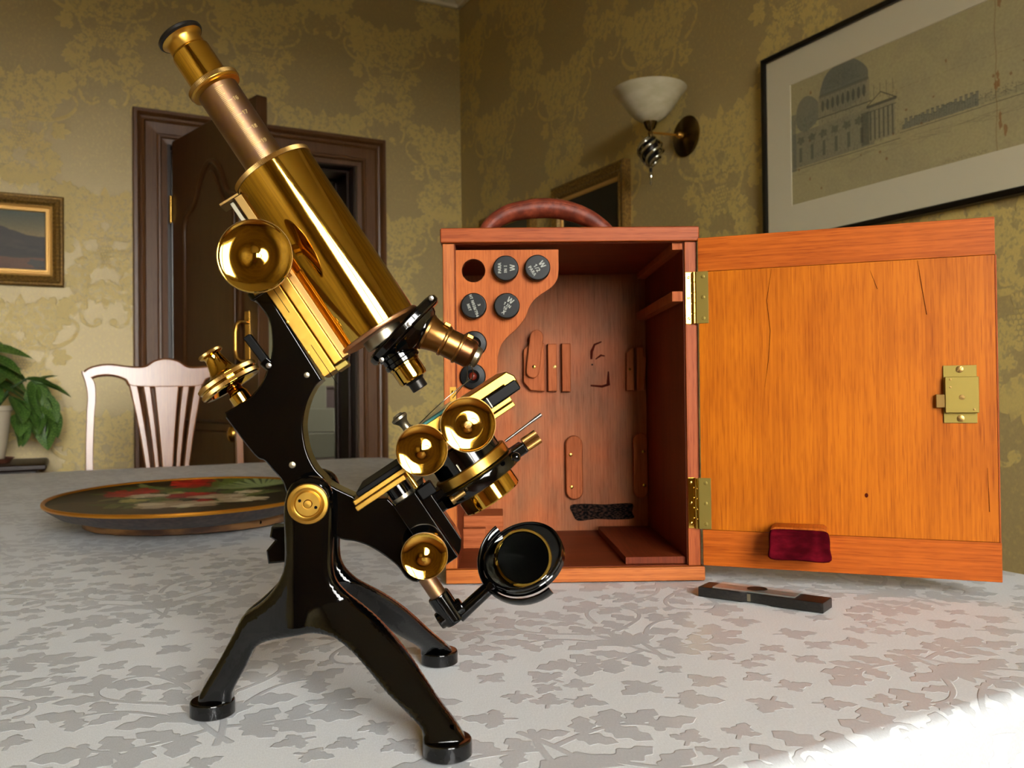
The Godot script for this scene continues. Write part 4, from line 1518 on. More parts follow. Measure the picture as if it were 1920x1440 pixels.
func wood_screw(x: float, y: float, z: float, r: float, m: Material, parent: Node3D, ang := 0.6) -> void:
	var s := mm()
	s.lathe(pts([0, -1, r, -1, r, 0.2, r * 0.7, 0.55, 0, 0.6]), 20)
	s.t = Transform3D(Basis(Vector3.UP, ang), Vector3.ZERO)
	s.box(Vector3(-r * 0.95, 0.3, -r * 0.14), Vector3(r * 0.95, 0.64, r * 0.14))
	obj("screw", s.mesh(), m, parent, Transform3D(facing(), Vector3(x, y, z) * 0.001))


func build_case() -> void:
	var c := thing("microscope_case", "open upright wooden instrument case with a leather handle and its orange door swung wide", "case", at(0.342, 0.74, -0.802, yaw(-26.83)))
	var z0 := -247.0
	board_x("base_board", Vector3(0.6, 0.2, z0), Vector3(264.6, 14.7, 3), M.case_front, c, 1.2)
	board_x("top_board", Vector3(-1.6, 346.5, z0), Vector3(263.0, 361.8, 3.5), M.case_red, c, 1.4)
	board("side_panel", Vector3(0.4, 14.7, z0), Vector3(12.6, 346.5, 0), M.case_front, c)
	board("side_panel", Vector3(248.0, 14.7, z0), Vector3(261.2, 346.5, 0), M.case_red, c)
	board("back_panel", Vector3(12.6, 14.7, z0), Vector3(248.0, 346.5, -232), M.case_back, c, 0)
	# inner skins keep the darker, unpolished wood
	board("inner_lining", Vector3(247.2, 14.8, -232), Vector3(248.1, 346.4, -3), M.case_inner, c, 0)
	board("inner_lining", Vector3(12.5, 14.8, -232), Vector3(13.3, 346.4, -3), M.case_inner, c, 0)
	board_x("inner_lining", Vector3(13.3, 345.8, -232), Vector3(247.2, 346.6, -3), M.case_inner, c, 0)
	board_x("inner_lining", Vector3(13.3, 14.6, -232), Vector3(247.2, 15.2, -3), M.case_inner, c, 0)
	# fretted rack for the canisters, with real holes
	var rp := PackedVector2Array()
	for q in [Vector2(13.4, 183), Vector2(13.4, 341.6), Vector2(119.8, 341.4)]:
		rp.append(q * 0.001)
	for q in spline(pts([119.7, 320, 118.0, 310.5, 111.7, 302.0, 97.6, 292.6, 89.8, 283.5, 84.5, 271.0, 75.5, 259.8, 63.8, 249.0, 57.0, 237.0, 54.9, 217, 54.8, 200]), 5):
		rp.append(q * 0.001)
	rp.append(Vector2(54.0, 183) * 0.001)
	var rack := CSGPolygon3D.new()
	rack.name = "canister_rack"
	rack.polygon = rp
	rack.mode = CSGPolygon3D.MODE_DEPTH
	rack.depth = 0.012
	rack.material = M.case_rack
	rack.position = Vector3(0, 0, -0.012)
	c.add_child(rack, true)
	for h in [Vector3(31.7, 320.2, 12.2), Vector3(64.9, 320.6, 12.6), Vector3(97.4, 320.8, 12.6), Vector3(31.6, 282.4, 12.6), Vector3(65.6, 282.2, 12.6), Vector3(31.4, 244.0, 12.9), Vector3(30.0, 210.8, 12.4)]:
		var cy := CSGCylinder3D.new()
		cy.name = "rack_hole"
		cy.radius = h.z * 0.001
		cy.height = 0.05
		cy.sides = 48
		cy.operation = CSGShape3D.OPERATION_SUBTRACTION
		cy.rotation_degrees = Vector3(90, 0, 0)
		cy.position = Vector3(h.x * 0.001, h.y * 0.001, -0.006)
		cy.material = M.case_inner
		rack.add_child(cy, true)
	# runners, strike plate, lower left fittings, loose floor board
	board("runner", Vector3(236.2, 338.6, -228), Vector3(247.4, 346.0, -4), M.case_fitting, c, 0.8)
	board("runner", Vector3(235.6, 285.2, -228), Vector3(247.4, 296.0, -4), M.case_fitting, c, 0.8)
	board("strike_plate", Vector3(6.6, 178, -0.6), Vector3(13.0, 200, 0.7), M.satin_brass, c, 0.2)
	wood_screw(9.8, 195, 0.6, 1.7, M.polished_brass, c)
	board_x("corner_block", Vector3(13.4, 15.2, -190), Vector3(60, 50.5, -128), M.case_fitting, c, 1.0)
	board_x("corner_ledge", Vector3(13.4, 15.2, -128), Vector3(40, 38, -112), M.case_fitting, c, 1.0)
	board("red_slip", Vector3(56, 196, -120), Vector3(70, 212, -108), M.glue_mark, c, 0.6)
	# wooden buttons and rests on the back panel
	var zb := -232.0
	var m1 := mm().prism(PackedVector2Array([Vector2(88.6, 249), Vector2(97, 257), Vector2(115, 257), Vector2(115.4, 195), Vector2(97, 196.6), Vector2(88.2, 207)]), zb, zb + 10, 1.2)
	obj("rest_block", m1.mesh(), M.case_fitting, c)
	var m2 := mm().prism(PackedVector2Array([Vector2(119.6, 256), Vector2(131.2, 256), Vector2(131.2, 195), Vector2(119.6, 195)]), zb, zb + 10, 1.2)
	obj("rest_block", m2.mesh(), M.case_fitting, c)
	var m3 := mm().prism(PackedVector2Array([Vector2(137.6, 256.4), Vector2(149.2, 256.2), Vector2(148.8, 194.2), Vector2(137.6, 194.4)]), zb, zb + 10, 1.2)
	obj("rest_block", m3.mesh(), M.case_fitting, c)
	var bt := mm()
	bt.t = Transform3D(Basis(Vector3.BACK, -0.12), Vector3(102.5, 243, 0))
	bt.prism(stadium(-8.6, 8.6, -31, 31), zb + 10.2, zb + 17, 1.4)
	obj("turn_button", bt.mesh(), M.case_fitting, c)
	wood_screw(101.4, 226.4, zb + 17, 2.3, M.polished_brass, c, 0.9)
	wood_screw(128.4, 226.4, zb + 10, 2.3, M.milled_brass, c)
	var m4 := mm().prism(PackedVector2Array([Vector2(220.6, 243.4), Vector2(228, 250.2), Vector2(230.5, 250.2), Vector2(230.5, 194.6), Vector2(220.2, 194.8)]), zb, zb + 10, 1.2)
	obj("rest_block", m4.mesh(), M.case_fitting, c)
	var m5 := mm().prism(PackedVector2Array([Vector2(233.5, 250.4), Vector2(243, 250.4), Vector2(243, 238.8), Vector2(246.6, 236.4), Vector2(243.8, 194.2), Vector2(233.5, 194.6)]), zb, zb + 10, 1.2)
	obj("rest_block", m5.mesh(), M.case_fitting, c)
	wood_screw(224.6, 222.2, zb + 10, 1.6, M.polished_brass, c)
	for q in [[141.2, 163.2, 55.8, 138.0], [228.0, 246.8, 56.4, 140.6]]:
		obj("foot_rest", mm().prism(stadium(q[0], q[1], q[2], q[3]), zb, zb + 9, 1.6).mesh(), M.case_fitting, c)
	for q in [Vector2(147.4, 113.4), Vector2(148.2, 72.0), Vector2(241.2, 116.2), Vector2(242.0, 73.0)]:
		wood_screw(q.x, q.y, zb + 9, 2.2, M.polished_brass, c)
	obj("old_label", mm().prism(spline(pts([147, 47.5, 165, 49.6, 190, 48.4, 212, 49.4, 228, 48.6, 227, 38, 228.6, 30, 205, 28.6, 180, 29.6, 157, 27.6, 150, 36]), 3, true), zb - 0.2, zb + 0.35, 0.0).mesh(), M.label_residue, c)
	# ghost of a lost fitting: dried glue
	var gm := mm()
	gm.tube([Vector3(176.5, 236, zb + 0.1), Vector3(177, 246, zb + 0.1), Vector3(181, 255, zb + 0.1), Vector3(190, 258.5, zb + 0.1)], [1.6, 2.2, 1.6, 1.0], 6, Vector3(0, 0, 1), 0.12)
	gm.tube([Vector3(175, 202, zb + 0.1), Vector3(190, 200.6, zb + 0.1), Vector3(198, 203, zb + 0.1), Vector3(198.4, 220, zb + 0.1)], [1.2, 1.8, 2.8, 1.0], 6, Vector3(0, 0, 1), 0.12)
	gm.tube([Vector3(182, 236, zb + 0.1), Vector3(189, 241, zb + 0.1), Vector3(194, 240, zb + 0.1)], [0.8, 1.6, 0.8], 6, Vector3(0, 0, 1), 0.12)
	obj("glue_mark", gm.mesh(), M.glue_mark, c)
	wood_screw(177.6, 229, zb - 0.4, 1.4, M.slot_dark, c)
	# leather handle
	var hp := []
	var hr := []
	for q in spline(pts([31, 359, 39, 373, 51, 389, 69, 400, 90, 404.6, 114, 406.2, 138, 403, 160, 395, 178, 383, 190, 371, 197, 359]), 5):
		hp.append(Vector3(q.x, q.y, -112))
	for i in hp.size():
		var f := absf(i / float(hp.size() - 1) - 0.5) * 2.0
		hr.append(lerpf(11.4, 6.2, pow(f, 1.6)))
	var hm := mm()
	hm.tube(hp, hr, 18, Vector3(0, 0, 1), 1.15)
	obj("handle", hm.mesh(), M.handle_leather, c)
	var seam := []
	for i in hp.size():
		seam.append(hp[i] + Vector3(0, hr[i] * 0.42, hr[i] * 1.06))
	obj("handle_seam", mm().tube(seam, [0.55], 6).mesh(), M.handle_leather, c)
	for x in [30.0, 198.0]:
		obj("handle_mount", mm().box(Vector3(x - 11, 361.8, -124), Vector3(x + 11, 366, -100), 1.0).mesh(), M.satin_brass, c)
	# the door, turned on its hinges
	var dr := Transform3D(Basis(Vector3.UP, deg_to_rad(-21.1)), Vector3(0.2565, 0, 0.004))
	var d := obj("door", mm().box(Vector3(4.4, 52.6, -14), Vector3(270.6, 314.2, -0.2), 0.4).mesh(), M.case_orange, c, dr)
	board_x("door_rail", Vector3(4.2, 314.4, -14.2), Vector3(271.2, 348.9, 0), M.case_rail, d, 0.5)
	board_x("door_rail", Vector3(5.6, 16.4, -14.2), Vector3(272.6, 52.4, 0), M.case_rail, d, 0.5)
	board("edge_strip", Vector3(270.6, 52.4, -14.2), Vector3(272.2, 314.4, 0.1), M.case_red, d, 0.4)
	for q in [[Vector3(76, 313, 0), Vector3(71, 282, 0), Vector3(74, 252, 0), Vector3(72, 224, 0), Vector3(68, 196, 0)], [Vector3(207, 313, 0), Vector3(210, 290, 0), Vector3(214, 262, 0)], [Vector3(166, 306, 0), Vector3(172, 288, 0)], [Vector3(262, 120, 0), Vector3(263, 80, 0)]]:
		obj("grain_crack", mm().tube(q, [0.1, 0.34, 0.3, 0.3, 0.1], 6, Vector3(0, 0, 1), 0.4).mesh(), M.glue_mark, d)
	obj("knot", mm().lathe(pts([0, 0, 2.0, 0, 1.4, 0.1, 0, 0.12]), 14, 0.8, 1.1).mesh(), M.glue_mark, d, Transform3D(facing(), Vector3(159.6, 91.9, -0.2) * 0.001))
	for y in [[261.8, 314.6], [53.2, 104.9]]:
		board("hinge_leaf", Vector3(2.2, y[0], -1), Vector3(14.4, y[1], 0.9), M.dull_brass, d, 0.3)
		var n := 5
		for k in 3:
			wood_screw(9.2, lerpf(y[0], y[1], [0.1, 0.5, 0.9][k]), 0.8, 2.0, M.dull_brass, d, 0.4 + k)
		for k in n:
			var a := lerpf(y[0], y[1], k / float(n))
			var b := lerpf(y[0], y[1], (k + 1) / float(n))
			obj("knuckle", mm().lathe(pts([0, a + 0.2, 1.8, a + 0.2, 2.0, a + 0.5, 2.0, b - 0.5, 1.8, b - 0.2, 0, b - 0.2]), 16).mesh(), M.polished_brass, d)
		board("hinge_leaf", Vector3(248.6, y[0], -0.6), Vector3(255.2, y[1], 1.1), M.polished_brass, c, 0.3)
		for k in 3:
			wood_screw(251.8, lerpf(y[0], y[1], [0.1, 0.5, 0.9][k]), 0.9, 1.6, M.polished_brass, c, 0.8 + k)
	var lock := board("lock", Vector3(226.8, 160.9, 0), Vector3(254.4, 214.0, 1.4), M.dull_brass, d, 0.3)
	var lb := mm()
	lb.box(Vector3(0.8, 9.4, 1.4), Vector3(28.6, 42.6, 6.2), 0.6)
	obj("lock_body", lb.mesh(), M.dull_brass, lock)
	var bolt := mm()
	bolt.box(Vector3(-6.6, 14.3, 1.6), Vector3(1.2, 26.6, 5.0), 0.4)
	obj("bolt", bolt.mesh(), M.milled_brass, lock)
	wood_screw(13.6, 49.4, 1.4, 3.2, M.milled_brass, lock, 0.7)
	wood_screw(13.8, 4.2, 1.4, 3.2, M.milled_brass, lock, -0.7)
	for q in [Vector3(14.6, 23.6, 2.6), Vector3(5.2, 40, 1.1), Vector3(5.2, 33, 1.0), Vector3(24.4, 12.6, 1.1)]:
		obj("rivet", mm().lathe(pts([0, 0, q.z, 0, q.z * 0.9, 0.2, 0, 0.3]), 20).mesh(), M.milled_brass, lock, Transform3D(facing(), Vector3(q.x, q.y, 6.1) * 0.001))
	# block with a velvet face that steadies the instrument
	var vb := mm()
	vb.prism(PackedVector2Array([Vector2(73, 33), Vector2(124, 33), Vector2(124, 60), Vector2(121, 62.6), Vector2(77, 62.6), Vector2(73, 60)]), 0, 27, 0.6)
	obj("buffer_block", vb.mesh(), M.case_rail, d)
	var vv := mm()
	vv.prism(spline(pts([72.6, 32.4, 98, 32.0, 125.6, 32.0, 126.4, 44, 125.8, 56, 121, 60.4, 98, 61.0, 77, 60.6, 72.2, 57, 71.8, 44]), 4, true), 27, 33, 2.2)
	obj("velvet_pad", vv.mesh(), M.velvet, d)
	# black lens canisters standing in the rack
	var ct := c.transform
	var lab := [
		"round black canister lid in the case rack, right beside the empty top hole",
		"round black canister lid at the upper right corner of the case rack",
		"round black canister lid with small engraved numbers directly below the empty rack hole",
		"round black canister lid in the case rack beneath the two upper lids"]
	var spots := [Vector2(64.9, 321.0), Vector2(97.4, 321.4), Vector2(31.6, 282.8), Vector2(65.6, 282.5)]
	var words := [
		[["W", -6.8, 0.4, 5.4], ["I", 0.2, 2.0, 3.2], ["IN", 0.2, -2.6, 3.0], ["PARA", 6.2, 0, 3.3]],
		[["PARA", 6.4, 0, 3.4], ["1/2", 0.8, 0, 4.2], ["W", -5.8, 0, 5.6]],
		[["3", 5.6, 1.0, 2.8], ["HT N928/794", 0.4, 0, 3.0], ["MET", -4.8, 0, 2.8]],
		[["W", 6.4, 0, 5.6], ["1 IN", 0.8, 0, 3.2], ["16", -3.0, 0, 3.0], ["X", -7.2, 1.2, 4.4]]]
	var turn := [PI / 2, PI * 0.68 + PI, -1.25, -0.62]
	var sgn := [1.0, -1.0, 1.0, 1.0]
	for i in 4:
		var cp := thing("lens_canister", lab[i], "canister", ct * Transform3D(Basis.IDENTITY, Vector3(spots[i].x, spots[i].y, 0) * 0.001), "black lens canisters in the case rack")
		obj("barrel", mm().lathe(pts([0, -48, 11.8, -48, 12.0, -47, 12.0, -6, 0, -6]), 40).mesh(), M.ebonite, cp, Transform3D(facing(), Vector3.ZERO))
		obj("lid", mm().lathe(pts([0, -10.6, 12.8, -10.6, 13.3, -10, 13.3, -3.2, 12.6, -1.9, 11.8, -1.5, 0, -1.5]), 56).mesh(), M.ebonite, cp, Transform3D(facing(), Vector3.ZERO))
		var a: float = turn[i]
		for wd in words[i]:
			var o: Vector2 = Vector2(wd[2], wd[1] * sgn[i]).rotated(a)
			text_part("engraved_lettering", wd[0], wd[3], M.cap_print, cp, Transform3D(Basis(Vector3.BACK, a), Vector3(o.x, o.y, -1.45) * 0.001))
	var rl := ["grey ring-shaped lid with a dark bore, behind the brass objective tip", "black ring-shaped lid holding a red bead, lowest in the case rack"]
	for i in 2:
		var y: float = [244.2, 210.8][i]
		var rg := thing("ring_lid", rl[i], "ring lid", ct * Transform3D(Basis.IDENTITY, Vector3([31.3, 29.8][i], y, 0) * 0.001), "ring lids in the case rack")
		var hole: float = [5.0, 4.6][i]
		obj("ring", mm().lathe(pts([hole, -20, 12.0, -20, 12.1, -12.5, 13.3, -12, 13.4, -9, 12.4, -7.6, hole + 2.4, -7.0, hole + 1.2, -8.0, hole, -8.4, hole, -19]), 56).mesh(), M.ebonite, rg, Transform3D(facing(), Vector3.ZERO))
		if i == 1:
			obj("bead", mm().lathe(pts([0, -18, 4.5, -16, 4.6, -11, 3.8, -8.6, 2.2, -7.2, 0, -6.8]), 32).mesh(), M.red_bead, rg, Transform3D(facing(), Vector3.ZERO))
	# loose board on the floor of the case
	var lo := thing("loose_board", "thin dark wooden board lying on the floor inside the case, at its right", "board", ct)
	var lb2 := mm()
	lb2.t = Transform3D(Basis(Vector3.RIGHT, -PI / 2), Vector3.ZERO)
	lb2.prism(PackedVector2Array([Vector2(185.4, 9), Vector2(246.8, 9), Vector2(246.8, 214), Vector2(180.5, 214), Vector2(180, 190), Vector2(184.4, 60)]), 15.3, 22.9, 0.8)
	obj("plank", lb2.mesh(), M.case_inner, lo)


func build_small_things() -> void:
	# black block with a finger notch, and the specimen slide on it
	var xf := at(0.529, 0.7395, -0.634, yaw(-64.3))
	var t := thing("slide_block", "low black wooden block with a finger notch lying on the cloth before the case", "block", xf)
	var b := mm()
	b.t = Transform3D(Basis(Vector3.RIGHT, -PI / 2), Vector3.ZERO)
	b.prism(PackedVector2Array([Vector2(0, 0), Vector2(41, 0), Vector2(46, 3.2), Vector2(64, 3.2), Vector2(69, 0), Vector2(115.5, 0), Vector2(115.5, 25), Vector2(0, 25)]), 0, 9.2, 0.6)
	obj("body", b.mesh(), M.black_tray, t)
	var st := mm()
	st.box(Vector3(46.2, 1.0, -3.3), Vector3(49.5, 7.6, -3.0), 0.1)
	obj("worn_mark", st.mesh(), M.paper_label, t, Transform3D(Basis(Vector3.UP, 0.0), Vector3(0, 0, 0)))
	var s := thing("specimen_slide", "clear glass specimen slide with a brown centre lying on the black block", "slide", xf * Transform3D(Basis(Vector3.UP, 0.03), Vector3(0.014, 0.0094, -0.0005)))
	var g := mm()
	g.box(Vector3(0, 0, -26), Vector3(76, 1.3, 0), 0.2)
	obj("glass", g.mesh(), M.slide_glass, s)
	obj("cover_disc", mm().lathe(pts([0, 1.32, 9, 1.32, 9, 1.6, 0, 1.62]), 32).mesh(), M.specimen, s, at(0.038, 0, -0.013))
	for x in [3.0, 54.0]:
		obj("paper_strip", mm().box(Vector3(x + 6, 1.31, -14.0), Vector3(x + 16, 1.4, -12.6)).mesh(), M.paper_label, s)


func build_platter() -> void:
	var t := thing("platter", "oval gilt-edged platter painted with red and white flowers on a dark ground", "platter", at(0.175, 0.7403, -1.406, yaw(74.7)))
	# long axis along local x
	var art := Art.new(640, 480, Color(0.10, 0.088, 0.055))
	var r := art.rng
	for i in 70:
		art.blob(250 + r.randf() * 390, r.randf() * 480, 30 + r.randf() * 60, 14 + r.randf() * 24, r.randf() - 0.5, Color(0.05, 0.045, 0.03).lerp(Color(0.15, 0.13, 0.07), r.randf()), 0.3)
	art.blob(150, 120, 190, 130, 0.2, Color(0.36, 0.30, 0.18), 0.55)
	art.blob(120, 300, 170, 150, 0.2, Color(0.34, 0.28, 0.17), 0.5)
	for i in 70:
		art.blob(230 + r.randf() * 330, 90 + r.randf() * 290, 34 + r.randf() * 34, 9 + r.randf() * 10, (r.randf() - 0.5) * 2.4, Color(0.15, 0.25, 0.09).lerp(Color(0.46, 0.48, 0.27), r.randf()), 0.85)
	for i in 5:
		art.blob(560 + i * 14, 262 + i * 16, 66, 15, -0.25 + i * 0.1, Color(0.34, 0.40, 0.16), 0.85)
	for q in [[510, 205, 44, 26], [480, 240, 40, 20], [450, 300, 40, 26]]:
		art.blob(q[0], q[1], q[2], q[3], 0.4, Color(0.26, 0.36, 0.15), 0.9)
	# fan palm
	for i in 15:
		var a := -1.5 + i * 0.2
		art.blob(505 + cos(a) * 62, 360 + sin(a) * 54, 60, 7, a, Color(0.56, 0.62, 0.42), 0.9)
		art.blob(505 + cos(a + 0.1) * 62, 360 + sin(a + 0.1) * 54, 56, 4, a + 0.1, Color(0.12, 0.20, 0.08), 0.8)
	# flowers: [x, y, reach, breadth, red or white]
	for q in [[598, 200, 66, 40, 0], [446, 95, 52, 34, 0], [492, 126, 44, 26, 0], [400, 228, 56, 52, 0], [300, 262, 26, 20, 0], [250, 222, 56, 84, 1], [412, 146, 34, 42, 1], [366, 282, 40, 58, 1], [300, 330, 46, 50, 1], [334, 134, 30, 28, 2], [430, 330, 30, 26, 1], [455, 190, 24, 18, 2]]:
		var lo: Color = [Color(0.34, 0.03, 0.03), Color(0.50, 0.40, 0.28), Color(0.40, 0.40, 0.20)][q[4]]
		var hi: Color = [Color(0.74, 0.15, 0.12), Color(0.88, 0.84, 0.72), Color(0.74, 0.70, 0.42)][q[4]]
		art.blob(q[0], q[1], q[2] * 0.9, q[3] * 0.9, 0, lo.lerp(hi, 0.4), 0.9)
		for i in 15:
			var a := i * 2.4
			var d := 0.2 + 0.6 * (i / 15.0)
			art.blob(q[0] + cos(a) * d * q[2], q[1] + sin(a) * d * q[3], q[2] * 0.42, q[3] * 0.26, a, lo.lerp(hi, 0.2 + 0.8 * r.randf()), 0.8)
	art.blob(300, 262, 16, 12, 0, Color(0.62, 0.12, 0.10), 0.8)
	var pm := mat("platter_painting", Color(1, 1, 1), 0.42, 0.0, 0.3)
	pm.albedo_texture = tex(art.im)
	var k := 0.785
	var c := mm()
	c.lathe(pts([249.5, 42.6, 229, 38.5, 205, 35.5, 172, 34.2, 114, 33.6, 0, 33.4]), 120, 1.0, k, true)
	for i in c.uv.size():
		c.uv[i] = Vector2(c.v[i].x / 0.51 + 0.5, c.v[i].z / (0.51 * k) + 0.5)
	obj("painted_well", c.mesh(), pm, t)
	obj("gilt_rim", mm().lathe(pts([255.6, 40.5, 256.4, 42.8, 255.4, 45, 253, 45.6, 250, 44.4, 249, 42.4]), 120, 1.0, k).mesh(), M.platter_gold, t)
	obj("underside", mm().lathe(pts([0, 15, 160, 15, 200, 18, 232, 26, 250, 36.5, 255.6, 40.5]), 120, 1.0, k).mesh(), M.platter_back, t)
	var ft := obj("foot_ring", mm().lathe(pts([0, 0, 145, 0, 149, 2, 151, 10, 147, 16, 0, 16.5]), 90, 0.95, 1.03).mesh(), M.platter_foot, t)
	var ha := -2.36
	obj("hanging_hole", mm().lathe(pts([0, 0, 2.6, 0, 2.6, 0.9, 0, 1.0]), 16).mesh(), M.slot_dark, ft, Transform3D(Basis(Vector3.UP, PI / 2 - ha) * facing(), Vector3(cos(ha) * 0.1430, 0.0085, -sin(ha) * 0.1552)))


# ------------------------------------------------------------------ furniture, plant, pictures, lamp
func build_chair() -> void:
	var t := thing("dining_chair", "polished mahogany dining chair with a pierced fan splat beyond the table", "chair", at(0.266, 0, -2.68))
	var m: Material = M.chair_mahogany
	# back parts lie in a plane that leans away a little above the seat
	var lean := Transform3D(Basis(Vector3.RIGHT, -0.07), Vector3(0, 0.44, 0.026))
	for s in [-1.0, 1.0]:
		var p := Acc.new()
		p.t = lean
		p.prism(spline([Vector2(s * 0.188, 0.0), Vector2(s * 0.194, 0.30), Vector2(s * 0.190, 0.44), Vector2(s * 0.186, 0.50), Vector2(s * 0.192, 0.545), Vector2(s * 0.222, 0.572), Vector2(s * 0.214, 0.54), Vector2(s * 0.208, 0.50), Vector2(s * 0.211, 0.44), Vector2(s * 0.214, 0.30), Vector2(s * 0.212, 0.0)], 4, true), -0.012, 0.014, 0.002)
		obj("back_post", p.mesh(), m, t)
		obj("rear_leg", Acc.new().tube([Vector3(s * 0.20, 0, -0.05), Vector3(s * 0.20, 0.25, 0.0), Vector3(s * 0.20, 0.47, 0.026)], [0.019, 0.020, 0.021], 12).mesh(), m, t)
		obj("front_leg", Acc.new().box(Vector3(s * 0.225 - 0.02, 0, 0.40), Vector3(s * 0.225 + 0.02, 0.43, 0.44), 0.004).mesh(), m, t)
	var cr := Acc.new()
	cr.t = lean
	var rail := PackedVector2Array()
	for q in spline(pts([-0.222, 0.566, -0.20, 0.583, -0.155, 0.592, -0.10, 0.586, -0.06, 0.586, -0.035, 0.602, 0.0, 0.610, 0.035, 0.602, 0.06, 0.586, 0.10, 0.586, 0.155, 0.592, 0.20, 0.583, 0.222, 0.566]), 5):
		rail.append(q)
	for q in spline(pts([0.205, 0.545, 0.178, 0.555, 0.145, 0.556, 0.112, 0.545, 0.092, 0.525, 0.0, 0.522, -0.092, 0.525, -0.112, 0.545, -0.145, 0.556, -0.178, 0.555, -0.205, 0.545]), 5):
		rail.append(q)
	cr.prism(rail, -0.010, 0.015, 0.006)
	obj("crest_rail", cr.mesh(), m, t)
	# fan of five bars
	for k in [-2, -1, 0, 1, 2]:
		var b := Acc.new()
		b.t = lean
		var top: float = [0.0, 0.056, 0.092][absi(k)] * signf(k)
		var bot: float = [0.0, 0.020, 0.040][absi(k)] * signf(k)
		var wt: float = [0.036, 0.011, 0.012][absi(k)]
		var wb: float = [0.007, 0.0055, 0.0065][absi(k)]
		var lft := []
		var rgt := []
		for i in 13:
			var f := i / 12.0
			var cx := lerpf(bot, top, pow(f, 1.7))
			var hw := lerpf(wb, wt, pow(f, 1.5))
			lft.append(Vector2(cx - hw, 0.10 + 0.445 * f))
			rgt.push_front(Vector2(cx + hw, 0.10 + 0.445 * f))
		var pl := PackedVector2Array()
		for q in lft + rgt:
			pl.append(q)
		b.prism(pl, -0.006, 0.012, 0.004)
		obj("splat_bar", b.mesh(), m, t)
	var sh := Acc.new()
	sh.t = lean
	sh.box(Vector3(-0.06, 0.02, -0.008), Vector3(0.06, 0.115, 0.012), 0.003)
	obj("splat_shoe", sh.mesh(), m, t)
	obj("seat", Acc.new().box(Vector3(-0.245, 0.42, 0.0), Vector3(0.245, 0.475, 0.45), 0.02).mesh(), M.velvet, t)


func leaf_mesh(le: float, wi: float, droop: float, fold: float) -> ArrayMesh:
	var a := Acc.new()
	var n := 12
	var rows := []
	for i in n + 1:
		var f := i / float(n)
		var hw := wi * pow(sin(PI * pow(f, 0.8)), 0.85) + 0.0004
		var y := -droop * f * f
		rows.append([Vector3(-hw, y + fold * hw, le * f), Vector3(-hw * 0.5, y + fold * hw * 0.35, le * f), Vector3(0, y, le * f), Vector3(hw * 0.5, y + fold * hw * 0.35, le * f), Vector3(hw, y + fold * hw, le * f)])
	for i in n:
		for j in 4:
			var p: Vector3 = rows[i][j]
			var q: Vector3 = rows[i][j + 1]
			var r: Vector3 = rows[i + 1][j + 1]
			var s: Vector3 = rows[i + 1][j]
			var g := (q - p).cross(s - p)
			if g.length() < 1e-9:
				g = (r - q).cross(s - q)
			g = g.normalized()
			if g.y < 0:
				g = -g
			a.quad(p, q, r, s, g, g, g, g, Vector2(j / 4.0, i / float(n)), Vector2((j + 1) / 4.0, i / float(n)), Vector2((j + 1) / 4.0, (i + 1) / float(n)), Vector2(j / 4.0, (i + 1) / float(n)))
	return a.mesh()


